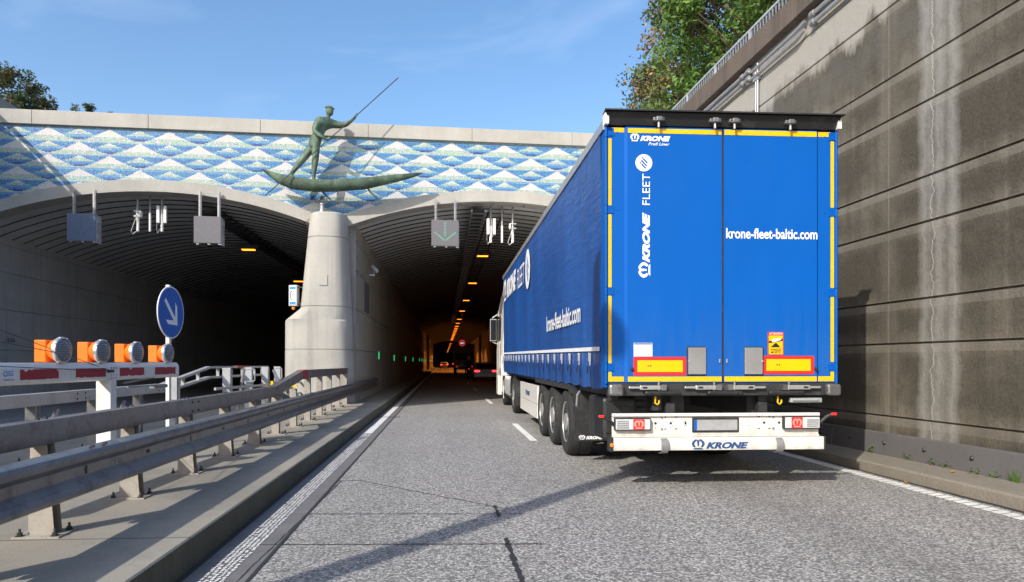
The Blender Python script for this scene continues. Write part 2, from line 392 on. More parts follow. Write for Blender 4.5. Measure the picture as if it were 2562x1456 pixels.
def thing(name, label, cat, loc=(0, 0, 0), rz=0, group=None):
    o = bpy.data.objects.new(name, None); COL.objects.link(o); o.location = loc; o.rotation_euler = (0, 0, rz); o.empty_display_size = .2
    return tag(o, label, cat, group)
def dup(src, loc=None, rz=None, label=None):
    r = src.copy(); COL.objects.link(r)
    if loc is not None: r.location = loc
    if rz is not None: r.rotation_euler = (0, 0, rz)
    if label: r['label'] = label
    for ch in list(src.children):
        c = ch.copy(); COL.objects.link(c); c.parent = r
        for g in list(ch.children):
            d = g.copy(); COL.objects.link(d); d.parent = c
    return r
_tx = {}
def text_geo(txt, bold=0., shear=0.):
    k = (txt, bold, shear)
    if k not in _tx:
        cu = bpy.data.curves.new('t', 'FONT'); cu.body = txt; cu.size = 1; cu.offset = bold; cu.shear = shear; cu.resolution_u = 4
        o = bpy.data.objects.new('t', cu); COL.objects.link(o)
        dg = bpy.context.evaluated_depsgraph_get(); me = bpy.data.meshes.new_from_object(o.evaluated_get(dg))
        vs = [tuple(v.co) for v in me.vertices]; fs = [tuple(p.vertices) for p in me.polygons]
        bpy.data.objects.remove(o); bpy.data.curves.remove(cu); bpy.data.meshes.remove(me)
        x0 = min(v[0] for v in vs); x1 = max(v[0] for v in vs); y0 = min(v[1] for v in vs); y1 = max(v[1] for v in vs)
        _tx[k] = ([((v[0] - x0) / (x1 - x0), (v[1] - y0) / (y1 - y0), 0) for v in vs], fs)
    return _tx[k]
def add_text(mb, txt, w_, h_, mtx, bold=0., shear=0.):   # fills the box 0..w, 0..h in mtx's xy plane
    vs, fs = text_geo(txt, bold, shear)
    return mb.raw([(x * w_, y * h_, 0) for x, y, z in vs], fs, mtx)
def frame(o, x, y):   # matrix with origin o, x axis and y axis given
    x = Vector(x).normalized(); y = Vector(y).normalized(); z = x.cross(y)
    m = Matrix((x, y, z)).transposed().to_4x4(); m.translation = Vector(o); return m
CROWN = [[(.33, 1.0), (.16, .87), (.03, .69), (.0, .5), (.06, .3), (.2, .15), (.31, .26), (.22, .4), (.2, .55), (.27, .7), (.4, .83)],
         [(.38, 1.02), (.5, .85), (.62, 1.02), (.55, .28), (.45, .28)],
         [(.12, -.02), (.88, -.02), (.78, .13), (.22, .13)]]
CROWN.append([(1 - x, y) for x, y in CROWN[0]][::-1])
def crown(mb, w_, h_, mtx, d=.0008):
    for p in CROWN: mb.prism([(x * w_, y * h_) for x, y in p], d, mtx)

# ------------------------------------------------------------------ ground, road, pavements
TH = R(3.1); PM = Matrix.Translation((-3.8, 20.1, 0)) @ Matrix.Rotation(TH, 4, 'Z')   # portal frame
def PYat(x): return 20.1 + (x + 3.8) * math.tan(TH)
WXf = lambda y: 6.05 - .0258 * (y - 7.5) if y < 20 else 5.72
LWX = lambda y: -13.2 - .0258 * (y - 20)
b = MB(); b.box((-26, -20, -.6), (6.9, 480, -.01)); tag(b.build('ground', 'asphalt'), kind='structure')
def strip(name, pts_l, pts_r, z, m, kind='structure'):
    vs = [(x, y, z) for x, y in pts_l] + [(x, y, z) for x, y in pts_r]; n = len(pts_l)
    o = MB().raw(vs, [(i, n + i, n + i + 1, i + 1) for i in range(n - 1)]).build(name, m); tag(o, kind=kind); return o
ys = [-14, 0, 5, 10, 15, 20, 40, 80, 160, 450]
strip('road', [(-1.68, y) for y in ys], [(5.5, y) for y in ys], 0.0, 'asphalt')
strip('road', [(LWX(min(y, 40)), y) for y in ys], [(-5.85, y) for y in ys], 0.0, 'asphalt')
# left gutter strip of dark mastic beside the kerb
b = MB()
b.use('mastic').box((-1.70, -14, 0), (-1.24, 20.0, .003)).box((-1.70, 20.0, 0), (-1.24, 150, .003))
b.use('curb_black').box((-1.262, -14, .003), (-1.235, 60, .0045)).box((-1.70, -14, .003), (-1.66, 60, .0045))
tag(b.build('gutter'), kind='structure')
b = MB(); b.box((5.33, -14, 0), (5.42, 20, .004)); tag(b.build('gutter', 'curb_black'), kind='structure')
# markings
def bars_line(x0, x1, y0, y1, skew=.02, pitch=.05, fill=.66):
    b = MB(); y = y0
    while y < y1:
        j = random.uniform(-.004, .004); k = random.uniform(-.003, .003)
        b.raw([(x0 + j, y, .0072), (x1 + j, y + skew, .0072), (x1 + k, y + skew + pitch * fill, .0072), (x0 + k, y + pitch * fill, .0072),
               (x0 + j, y, .004), (x1 + j, y + skew, .004), (x1 + k, y + skew + pitch * fill, .004), (x0 + k, y + pitch * fill, .004)],
              [(0, 1, 2, 3), (0, 4, 5, 1), (1, 5, 6, 2), (2, 6, 7, 3), (3, 7, 4, 0)]); y += pitch
    return b
b = MB()
y = 2.5
while y < 13.5:     # rows of thermoplastic drops
    for k in range(5):
        if random.random() < .93:
            cx = -1.545 + k * .034 + random.uniform(-.005, .005); cy = y + (k % 2) * .017 + random.uniform(-.004, .004); r_ = random.uniform(.0125, .0165)
            b.raw([(cx + r_ * math.cos(t) * .95, cy + r_ * 1.0 * math.sin(t), .0075) for t in [i * math.pi / 3 for i in range(6)]], [(0, 1, 2, 3, 4, 5)])
    y += .036
b.box((-1.55, 13.5, .003), (-1.40, 17.3, .0075)).box((-1.55, 17.42, .003), (-1.40, 180, .0075))
tag(b.build('road_marking', 'paint'), kind='structure')
b = bars_line(5.08, 5.24, -2, 30, .05, .12, .76); tag(b.build('road_marking', 'paint'), kind='structure')
b = MB()
for y0, y1 in [(2, -1), (12.0, 15.3), (22.8, 26.0), (33, 36.2), (43, 46), (53, 56), (63, 66), (73, 76), (83, 86)]:
    b.box((1.53, min(y0, y1), .002), (1.65, max(y0, y1), .007))
tag(b.build('road_marking', 'paint'), kind='structure')
# mastic-filled saw cuts of the detector loops
def wig(p, q, w_=.012, amp=.008):
    p = Vector(p); q = Vector(q); d = (q - p); n_ = max(2, int(d.length / .05)); a = Vector((-d.y, d.x)).normalized(); vs = []
    for i in range(n_ + 1):
        c = p + d * (i / n_) + a * random.uniform(-amp, amp) * .6; ww = w_ * random.uniform(.45, 1.1)
        vs += [(c.x + a.x * ww, c.y + a.y * ww, .0035), (c.x - a.x * ww, c.y - a.y * ww, .0035)]
    return vs, [(2 * i, 2 * i + 1, 2 * i + 3, 2 * i + 2) for i in range(n_)]
b = MB()
for p, q, ww in [((-1.36, 8.12), (-1.0, 8.14), .008), ((-1.0, 8.14), (.6, 6.45), .008), ((-1.49, 6.39), (.72, 6.24), .008), ((-1.43, 5.33), (.75, 5.2), .01),
                 ((-1.33, 3.9), (-1.2, 8.14), .009), ((.49, 6.62), (.50, 6.14), .02), ((.49, 5.4), (.5, 3.4), .024), ((-1.24, 17.3), (5.3, 18.9), .01), ((-1.24, 3.4), (-1.24, 30), .008)]:
    b.raw(*wig(p, q, ww))
tag(b.build('road_sealant', 'curb_black'), kind='structure')
b = MB(); b.box((-1.7, 17.3, .003), (-1.1, 17.42, .009)); tag(b.build('road_sealant', 'curb_black'), kind='structure')
# median island and right pavement with real kerbs
def kerb_path(prof, ys_, xf, name, m, face):
    b = MB(); n = len(prof)
    vs = [(xf(y) + u, y, v) for y in ys_ for u, v in prof]
    fs = [(i * n + k, (i + 1) * n + k, (i + 1) * n + k + 1, i * n + k + 1) for i in range(len(ys_) - 1) for k in range(n - 1)]
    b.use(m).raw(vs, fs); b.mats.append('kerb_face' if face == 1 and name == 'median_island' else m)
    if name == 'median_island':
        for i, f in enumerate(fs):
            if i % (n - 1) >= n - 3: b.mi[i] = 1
    o = b.build(name); recalc(o); tag(o, kind='structure'); return o
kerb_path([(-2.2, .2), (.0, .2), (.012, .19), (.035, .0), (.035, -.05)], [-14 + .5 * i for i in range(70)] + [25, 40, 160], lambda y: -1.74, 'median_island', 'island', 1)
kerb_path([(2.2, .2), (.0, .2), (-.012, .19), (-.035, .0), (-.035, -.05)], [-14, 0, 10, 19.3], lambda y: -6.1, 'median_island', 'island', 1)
kerb_path([(0, -.05), (.004, .115), (.03, .135), (.15, .14), (1.4, .15)], [-14 + .35 * i for i in range(98)] + [21, 60, 160], lambda y: 5.4 - .012 * (y - 6) + .006 * math.sin(y * 9), 'pavement', 'kerb', 1)

# ------------------------------------------------------------------ right retaining wall
wall = thing('retaining_wall', 'tall stained concrete retaining wall with grooved panels rising beside the blue lorry', 'wall', (6.05, 7.5, 0))
bz = [0.1]
prof = [(0, .1)]
for z in ZJ:
    prof += [(0, z - .016), (.035, z - .009), (.035, z + .009), (0, z + .016)]
prof += [(0, 7.12)]
b = MB(); n = len(prof); yy = [-16, 0, 8, 20.6]
vs = [(WXf(min(y, 19.99)) + u - 6.05, y - 7.5, v) for y in yy for u, v in prof]
b.raw(vs, [(i * n + k, (i + 1) * n + k, (i + 1) * n + k + 1, i * n + k + 1) for i in range(3) for k in range(n - 1)])
b.box((.5, -23.5, 0), (.7, 13, 7.1))
wp = b.build('wall_face', 'wall', wall); wp.data.flip_normals()
def along(prof_, y0, y1, dx, step=None):
    b = MB(); b.sweep(prof_, [(WXf(y0) - 6.05 + dx, y0 - 7.5, 0), (WXf(y1) - 6.05 + dx, y1 - 7.5, 0)]); return b
b = MB(); 
y = -16
while y < 20.4:
    y1 = min(y + 3.0, 20.5)
    b.sweep([(-.16, 7.10), (.5, 7.10), (.5, 7.52), (-.16, 7.5)], [(WXf(y) - 6.05, y + .008 - 7.5, 0), (WXf(min(y1, 19.9)) - 6.05, y1 - .008 - 7.5, 0)]); y = y1
b.build('parapet', 'parapet', wall, bev=.012)
rl = MB(); rl.sweep([(.02, 7.84), (.09, 7.84), (.09, 7.885), (.02, 7.885)], [(WXf(-16) - 6.05, -23.5, 0), (WXf(19.9) - 6.05, 13, 0)])
rail = rl.build('railing', 'galv_light', wall)
sb = MB(); y = -2.0
while y < 20.3:
    x = WXf(min(y, 19.9)) - 6.05 + .04
    sb.box((x, y - 7.5, 7.5), (x + .012, y - 7.5 + .045, 7.845)); y += .115
o = sb.build('slats', 'galv', rail)
sb = MB(); y = -1.5
while y < 20.3:
    x = WXf(min(y, 19.9)) - 6.05 + .03
    sb.box((x, y - 7.5, 7.48), (x + .05, y - 7.5 + .07, 7.87)); y += 1.6
sb.each('railing_post', 'galv_light', rail)
# steel guard strip along the foot of the wall with dome bolts
gd = thing('guard_strip', 'grey kick strip with bolt heads along the foot of the right wall', 'kick strip', (6.0, 7.5, .14))
b = MB()
for y0 in range(-14, 20, 4):
    b.sweep([(-.05, .0), (.045, .0), (.045, .30), (-.035, .30)], [(WXf(y0) - 6.05, y0 + .006 - 7.5, 0), (WXf(min(y0 + 4, 20)) - 6.05, min(y0 + 4, 20) - .006 - 7.5, 0)])
b.build('strip_panel', 'guard', gd, bev=.008)
b = MB()
for k in range(36):
    y = -6 + k * .74; x = WXf(y) - 6.05 - .045
    b.lathe([(.028, 0), (.026, .01), (.014, .022)], frame((x, y - 7.5, .17), (0, 1, 0), (0, 0, 1)) @ Matrix.Rotation(math.pi, 4, 'Y'), 8)
b.each('bolt_head', 'black_metal', gd, smooth=40)
# the two pipes under the parapet, clamps and the drop pipe
for k, z in enumerate((6.98, 6.84)):
    p = thing('service_pipe', ['upper metal service pipe clamped just under the right wall parapet', 'lower metal service pipe running beneath the other pipe on the right wall'][k], 'pipe', (5.9, 7.5, z), group='service pipes on the right wall')
    b = MB()
    path = [(WXf(y) - 5.9 - .07, y - 7.5, 0) for y in (-16, 10.6, 11.6)]
    b.tube([path[0], path[1]], .036, 10)
    b.tube([(path[1][0], 3.3, 0), (path[1][0] - .03, 3.5, -.05), (WXf(12.6) - 5.9 - .07, 5.1, -.06), (WXf(12.8) - 5.9 - .07, 5.3, 0)], .03, 8)
    b.tube([(WXf(12.8) - 5.9 - .07, 5.3, 0), (WXf(19.9) - 5.9 - .07, 12.6, 0)], .036, 10)
    b.build('pipe', 'pipe', p, smooth=50)
    b = MB()
    for yc in (8.9, 9.1, 10.55, 12.75, 13.0, -2, 3):
        b.tube([(WXf(yc) - 5.97, yc - 7.5 - .05, 0), (WXf(yc) - 5.97, yc - 7.5 + .05, 0)], .052, 10)
    b.each('collar', 'galv', p, smooth=50)
p = MB(); xw = WXf(12.5) - .05
p.tube([(xw, 12.42, 7.0), (xw, 12.42, 2.2)], .018, 8).tube([(xw, 12.5, 6.95), (xw, 12.5, 2.2)], .012, 8)
for z in (6.7, 5.9, 5.0, 4.1, 3.2): p.box((xw - .03, 12.38, z), (xw + .05, 12.54, z + .04))
tag(p.build('drop_pipe', 'silver', smooth=50), 'thin vertical conduit dropping from the pipes down the right wall', 'pipe')

# ------------------------------------------------------------------ left retaining wall (casts the slanting railing shadow)
lw = thing('retaining_wall', 'dark retaining wall whose top edge rises behind the portal at the far left', 'wall', (-13.2, 0, 0))
b = MB(); b.sweep([(-.5, 0), (0, 0), (0, 9.0), (-.5, 9.0)], [(.55 , -18, 0), (0, 20.0, 0)]); b.sweep([(-.5, 6.5), (0, 6.5), (0, 9.3), (-.5, 9.3)], [(0, 20.9, 0), (-.15, 27, 0)])
b.build('wall_face', 'wall', lw)
b = MB(); b.sweep([(-.2, 9.27), (-.1, 9.27), (-.1, 9.36), (-.2, 9.36)], [(.55, -18, 0), (0, 20.0, 0)])
r2 = b.build('railing', 'galv', lw)
b = MB(); y = 0
while y < 20:
    x = .55 * (1 - (y + 18) / 38) - .2; b.box((x + .03, y, 9.0), (x + .07, y + .05, 9.28)); y += .34
b.build('slats', 'galv', r2)

# ------------------------------------------------------------------ portal
def zarch(s_, c): return 6.19 - (12.2 - math.sqrt(max(0, 12.2 ** 2 - (s_ - c) ** 2)))
AL, AR = -4.35, 5.45
portal = thing('tunnel_portal', 'wide twin arched tunnel portal faced with a blue and white wave mosaic', 'tunnel portal', (-3.8, 20.1, 0), TH)
b = MB(); 
ss = -10.6
while ss < 10.6:
    b.box((ss + .004, -.03, 7.965), (min(ss + 3.05, 10.6) - .004, .55, 8.36)); ss += 3.05
b.build('top_beam', 'concrete', portal, bev=.012)
b = MB().box((-10.6, .08, 5.2), (-9.5, .5, 7.96)).box((9.75, .08, 5.2), (10.6, .5, 7.96)).box((-10.6, .1, 6.5), (10.6, .5, 7.95)).box((-.2, .1, 5.4), (1.1, .5, 6.6))
b.build('spandrel_wall', 'concrete', portal)
for c, s0, s1 in ((AL, -9.5, -.02), (AR, 1.0, 9.85)):
    b = MB(); n_ = 40; vs = []
    for i in range(n_ + 1):
        s_ = s0 + (s1 - s0) * i / n_; z = zarch(s_, c); vs += [(s_, -.05, z), (s_, -.05, z + .33), (s_, .55, z + .33), (s_, .55, z)]
    b.raw(vs, [(4 * i + k, 4 * i + (k + 1) % 4, 4 * i + 4 + (k + 1) % 4, 4 * i + 4 + k) for i in range(n_) for k in range(4)] + [(3, 2, 1, 0), tuple(4 * n_ + k for k in range(4))])
    recalc(b.build('arch_band', 'concrete', portal, smooth=30))
# mosaic
T_ = .03
mv = []; mf = []; mc = []
rnd = random.Random(3)
def wavecol(s_, z):
    P = .373; hit = None
    k = max(0, int((7.93 - z) / P) - 1)
    k1 = int(math.ceil((7.93 - z + .02) / P))
    best = (.08, .25, .6)
    for r_ in range(-1, k1 + 1):
        Lk = 7.93 - P * r_
        c0 = -7.16 + (.8 if r_ % 2 else 0)
        u = ((s_ - c0 + .8) % 1.6 - .8) / .8
        ub = ((s_ - c0) % 1.6 - .8) / .8
        ha = Lk - .335 * (1 - (1 - abs(u)) ** 1.45); hb = Lk - .012 - .185 * (1 - max(0, 1 - abs(ub) / .64) ** 1.35)
        if abs(ub) > .64: hb = -9
        if z <= ha:
            d = Lk - z
            best = 'w' if d < .235 else ('g' if d < .365 else ('l' if d < .41 else 'b'))
        elif z <= hb:
            d = Lk - z
            best = 'v' if d < .09 else ('g' if d < .16 else ('l' if d < .215 else ('b' if d < .27 else 'd')))
    return best
CC = {'w': ((.78, .75, .74), .12), 'v': ((.7, .74, .66), .12), 'g': ((.48, .6, .5), .2), 'l': ((.16, .4, .66), .2), 'b': ((.075, .26, .54), .22), 'd': ((.03, .07, .34), .15)}
s_ = -9.75
while s_ < 9.75:
    z = 5.5
    if s_ < 0: zt = zarch(s_, AL) + .3 if s_ < -.1 else 5.5
    zt = min(zarch(s_, AL) if s_ < .5 else 9, zarch(s_, AR) if s_ >= .5 else 9)
    zt = 5.45 if -.3 < s_ < 1.3 else zt
    z = 7.97 - T_ * int((7.97 - zt - .2) / T_ + 1)
    while z < 7.96:
        o = len(mv); g = .0025
        mv += [(s_ + g, .06, z + g), (s_ + T_ - g, .06, z + g), (s_ + T_ - g, .06, z + T_ - g), (s_ + g, .06, z + T_ - g)]
        mf.append((o, o + 1, o + 2, o + 3)); k = wavecol(s_ + T_ / 2, z + T_ / 2)
        if not isinstance(k, str): k = 'b'
        q = rnd.random()
        if q < .1: k = {'w': 'w', 'v': 'w', 'g': 'w', 'l': 'b', 'b': 'l', 'd': 'b'}[k]
        elif q < .16: k = {'w': 'v', 'v': 'g', 'g': 'l', 'l': 'g', 'b': 'd', 'd': 'b'}[k]
        c, j = CC[k]; t = 1 + rnd.uniform(-j, j); mc.append((min(1, c[0] * t), min(1, c[1] * (1 + rnd.uniform(-j, j))), min(1, c[2] * t), 1))
        z += T_
    s_ += T_
me = bpy.data.meshes.new('mosaic'); me.from_pydata(mv, [], mf); me.materials.append(M['mosaic'])
ca_ = me.color_attributes.new('Col', 'FLOAT_COLOR', 'CORNER'); ca_.data.foreach_set('color', [x for c in mc for _ in range(4) for x in c])
o = bpy.data.objects.new('mosaic', me); COL.objects.link(o); o.parent = portal
b = MB().box((-9.7, .066, 5.45), (9.7, .09, 7.96)); 
bb = MB(); n_ = 97
vs = []
for i in range(n_ + 1):
    s_ = -9.7 + 19.4 * i / n_; zt = 5.45 if -.3 < s_ < 1.3 else (zarch(s_, AL) if s_ < .5 else zarch(s_, AR)) + .1
    vs += [(s_, .066, zt), (s_, .066, 7.96)]
bb.raw(vs, [(2 * i, 2 * i + 2, 2 * i + 3, 2 * i + 1) for i in range(n_)]); bb.build('mosaic_backing', 'kerb', portal)
# pier
pier = thing('portal_pier', 'rounded pale concrete pier standing between the two tunnel mouths', 'pier', (-3.8, 20.1, 0), TH)
rows = []
Lz = lambda z: -.78 + .02 * z / 2.58 if z <= 2.58 else (-.76 + (z - 2.58) / .35 * .43 if z <= 2.93 else -.33 + (z - 2.93) / 2.72 * .28)
Rz = lambda z: 1.22 - .22 * z / 5.6
zs = [0.1, .9]
for j in (1.75, 2.97, 4.93): zs += [j - .012, j - .009, j + .009, j + .012]
zs = sorted(set(zs + [1.3, 2.3, 2.56, 2.60, 2.92, 3.3, 3.7, 4.2, 4.6, 5.2, 5.5, 5.6, 5.63]))
np_ = 32; vs = []
for z in zs:
    ins = .018 if any(abs(z - j) < .0095 for j in (1.75, 2.97, 4.93)) else 0
    if z > 5.61: ins = .03
    l_, r_ = Lz(z) + ins, Rz(z) - ins; cc = (max(l_, -.33) + r_) / 2 if z < 2.6 else (l_ + r_) / 2
    for i in range(np_ + 1):
        t = math.pi * (1 - i / np_); cs, sn = math.cos(t), math.sin(t); e = .62
        X = (r_ - cc) * abs(cs) ** e if cs > 0 else -(cc - l_) * abs(cs) ** e
        vs.append((cc + X, .12 - (.78 - ins) * sn ** .8, z))
    vs += [(r_, .9, z), (l_, .9, z)]
k = np_ + 3
b = MB().raw(vs, [(i * k + j, i * k + (j + 1) % k, (i + 1) * k + (j + 1) % k, (i + 1) * k + j) for i in range(len(zs) - 1) for j in range(k)] + [tuple((len(zs) - 1) * k + j for j in range(k))])
recalc(b.build('pier_body', 'pier', pier, smooth=35))
b = MB().box((.28, -.68, 3.55), (.5, -.655, 3.85)); b.build('cover_plate', 'pier', pier)

# ------------------------------------------------------------------ tunnels
M['left_bore'] = mat_concrete('left_bore_concrete', (.43, .44, .45), streak=.5)
def tunnel(name, label, xl, xr, sp, c, length, skew, hall):
    t = thing(name, label, 'tunnel', (0, 20, 0))
    # ribbed vault: saw-tooth bands of formwork
    b = MB(); n_ = 26; nb = int(length / .62); vs = []; rows = 0
    for i in range(nb):
        y = .55 + i * .62 if i < 70 else .55 + 70 * .62 + (i - 70) * .62 * 6
        if y > length: break
        for dy, dz in ((0, -.035), (.619, .0)):
            for j in range(n_ + 1):
                s_ = xl + (xr - xl) * j / n_
                zz = zarch(s_ + 3.8, c) + .04
                vs.append((s_ + skew * (y + dy), y + dy + (PYat(s_) - 20), zz + dz + .02))
            rows += 1
    b.use('vault').use('joint_shade')
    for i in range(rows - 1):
        b.use('joint_shade' if i % 2 else 'vault'); v_ = [vs[i * (n_ + 1) + j] for j in range(n_ + 1)] + [vs[(i + 1) * (n_ + 1) + j] for j in range(n_ + 1)]
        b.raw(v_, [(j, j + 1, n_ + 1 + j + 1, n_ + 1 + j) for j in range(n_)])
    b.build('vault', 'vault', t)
    for side_, x in (('l', xl), ('r', xr)):
        g = -1 if side_ == 'l' else 1
        zt = zarch(x + 3.8, c) + .1
        pr = [(0, 0)]
        for z in (1.75, 2.97, 4.1, 4.93): pr += [(0, z - .013), (.03 * g, z - .008), (.03 * g, z + .008), (0, z + .013)]
        pr += [(0, zt), (.3 * g, zt), (.3 * g, 0)]
        b = MB(); y0 = PYat(x) - 20 + .3
        b.sweep(pr, [(x + skew * y0, y0, 0), (x + skew * 84, 84, 0)]); recalc(b.build('side_wall', 'left_bore' if skew else 'concrete_dark', t))
        b = MB(); b.box((x + skew * 84 - .35, 84, 0), (x + skew * 84 + .35, 85.4, zt)) ; b.box((x + skew * length + g * .1, 85.4, 0), (x + skew * length + g * .3 , length, 3.4)) if 0 else None
        b.build('wall_niche', 'black_metal', t)
        b = MB(); b.sweep([(0, 0), (.2 * g, 0), (.2 * g, zt), (0, zt)], [(x + skew * 85 - g * .0, 85.4, 0), (x + skew * length, length, 0)])
        recalc(b.build('tiled_wall', 'tunnel_tile', t))
    MB().box((xl - 14, length, 0), (xr + 2, length + .5, 7)).build('dark_end_cap', 'black_metal', t)  # added black cap, stands in for the darkness farther down the bore
    return t
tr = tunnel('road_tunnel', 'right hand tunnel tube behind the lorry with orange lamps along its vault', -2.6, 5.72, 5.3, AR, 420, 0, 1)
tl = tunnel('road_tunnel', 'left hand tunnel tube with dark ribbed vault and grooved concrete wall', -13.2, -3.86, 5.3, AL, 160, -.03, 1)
b = MB(); b.box((-40, 22.0, 7.3), (60, 140, 7.75)); b.box((6.6, -30, 5.8), (60, 22.0, 7.3)); b.box((-60, -30, 7.5), (-13.75, 22, 8.6)); b.box((-60, 22, 7.3), (-40, 140, 8.0))
tag(b.build('ground', 'grass'), kind='structure')

# tunnel lamps
def lamp_proto():
    t = thing('tunnel_lamp', 'nearest lit orange tunnel lamp under the right vault', 'lamp', (0, 0, 0), group='orange lamps along the tunnel vaults')
    MB().box((-.34, -.17, 0), (.34, .17, .16)).box((-.27, -.02, .16), (-.24, .02, .5)).box((.24, -.02, .16), (.27, .02, .5)).build('housing', 'black_metal', t, bev=.02)
    MB().box((-.22, -.1, -.02), (.22, .1, -.001)).build('lamp_glass', 'sodium', t)
    return t
lp = lamp_proto(); lp.location = (1.6, 28.2, 5.78)
lamp_pos = [(38.0, 5.78), (48.9, 5.8), (59.5, 5.82), (71, 5.82), (78, 5.8)] + [(84 + 5 * i, 5.78) for i in range(12)] + [(160 + 14 * i, 5.7) for i in range(12)]
words_ = ['second', 'third', 'fourth', 'fifth', 'sixth']
for i, (y, z) in enumerate(lamp_pos):
    lab = f'{words_[i]} orange lamp along the right tunnel vault, counted from the portal' if i < 5 else ('small orange lamp in the dense row deep inside the right tunnel' if i < 17 else 'tiny orange lamp at the far end of the right tunnel')
    d = dup(lp, (1.6, y, z), None, lab)
    if i >= 5: d['group'] = 'dense row of orange lamps deep in the tunnel' if i < 17 else 'tiny orange lamps at the far tunnel end'
dup(lp, (-6.98, 25.0, 5.42), None, 'near orange lamp under the left vault beside the grey signal box')
dup(lp, (-7.2, 34.5, 5.4), None, 'farther orange lamp under the left vault just left of the pier')
for i, y in enumerate((94, 104, 116, 132, 152)):
    al = bpy.data.lights.new('sodium', 'SPOT'); al.energy = 900 if i < 4 else 1800; al.spot_size = R(118); al.spot_blend = .15; al.shadow_soft_size = .2; al.color = (1, .3, .05); ao = bpy.data.objects.new('lamp_light', al)
    COL.objects.link(ao); ao.location = (1.6, y, 5.7); ao.rotation_euler = (0, 0, 0)
for y, z in ((28.2, 5.7), (38, 5.7), (48.9, 5.7), (59.5, 5.7)):
    al = bpy.data.lights.new('sodium', 'AREA'); al.energy = 2; al.size = .4; al.color = (1, .36, .05); ao = bpy.data.objects.new('lamp_light', al)
    COL.objects.link(ao); ao.location = (1.6, y, z)
# cable tray (ladder) and two cable runs
ct = thing('cable_tray', 'ladder shaped cable tray running under the right vault', 'cable tray', (1.0, 20, 0))
b = MB(); b.box((-.18, .6, 5.93), (-.14, 60, 6.0)).box((.24, .6, 5.93), (.28, 60, 6.0)); y = .9
while y < 45: b.box((-.14, y, 5.935), (.24, y + .09, 5.965)); y += .6
b.build('ladder', 'galv', ct)
MB().box((-.12, .6, 5.97), (.22, 60, 5.99)).build('cables', 'black_metal', ct)
for x, lab in ((1.38, 'left one of two black cables leading along the right vault lamps'), (1.82, 'right one of two black cables leading along the right vault lamps')):
    tag(MB().tube([(x, 21, 6.02), (x, 100, 6.02)], .03, 6).build('lamp_cable', 'black_plastic'), lab, 'cable')
tag(MB().box((-7.3, 21, 5.85), (-6.9, 60, 5.95)).build('cable_tray', 'black_metal'), 'dark cable tray running along the left tunnel vault', 'cable tray')
tag(MB().tube([(-6.8, 21.2, 6.0), (-7.0, 60, 6.0)], .03, 6).build('lamp_cable', 'black_plastic'), 'black cable crossing the left tunnel vault towards its lamps', 'cable')

# ------------------------------------------------------------------ lane signals hung from the arches
def signal(name, s0, s1, z0, z1, label, face, arrow):
    sc_ = (s0 + s1) / 2; zt = zarch(sc_, AL if sc_ < 0 else AR)
    t = thing(name, label, 'lane signal', tuple(PM @ Vector((sc_, -.3, z0))), TH, 'lane signals hung under the arches')
    w2 = (s1 - s0) / 2; h = z1 - z0
    MB().box((-w2, 0, 0), (w2, .03, h)).build('signal_face', face, t, bev=.006)
    b = MB().box((-w2 + .02, .03, .02), (w2 + (.0 if arrow else .0), .30, h - .02)); b.build('housing', 'galv_light', t, bev=.01)
    b = MB().box((w2 - .001, .03, -.05), (w2 + .012, .34, h - .02)); b.box((w2 + .012, .1, h * .12), (w2 + .03, .3, h * .3)).box((w2 + .012, .1, h * .68), (w2 + .03, .3, h * .88)); b.build('side_plate', 'galv_light', t)
    for x in (-w2 + .12, w2 - .1):
        MB().box((x - .025, .12, h * .1 + (h * .8)), (x + .025, .17, zt - z0 + .1)).box((x + .04, .12, h * .9), (x + .05, .2, zt - z0 + .1)).build('hanger', 'galv', t)
    b = MB(); dots = []
    for k in range(10): dots += [(-.02, h * .9 - k * .042), (.02, h * .9 - k * .042)]
    for k in range(1, 10): dots += [(-k * .033, .14 + k * .026), (k * .033, .14 + k * .026), (-k * .033, .165 + k * .026), (k * .033, .165 + k * .026)]
    if arrow:
        for x, z in dots: b.box((x - .007, -.006, z - .007), (x + .007, .001, z + .007))
        b.build('green_arrow', 'green_led', t)
    else:
        for x, z in dots: b.box((x - .006, -.004, z - .006), (x + .006, .001, z + .006))
        b.build('dark_arrow', 'led_off' if face == 'ledpanel' else 'navy', t)
    b = MB()
    for x in (-w2 + .06, 0, w2 - .08): b.box((x, .02, -.04), (x + .07, .2, 0))
    b.each('bottom_clip', 'galv', t)
    return t
signal('lane_signal', 3.43, 4.22, 4.79, 5.55, 'lit lane signal with green downward arrow under the right arch', 'ledpanel', True)
signal('lane_signal', -6.52, -5.78, 4.72, 5.47, 'unlit lane signal in bluish shade under the left arch', 'ledpanel_shade', False)
signal('lane_signal', -3.2, -2.47, 4.73, 5.48, 'sunlit grey unlit lane signal under the left arch beside the pier', 'ledpanel', False)

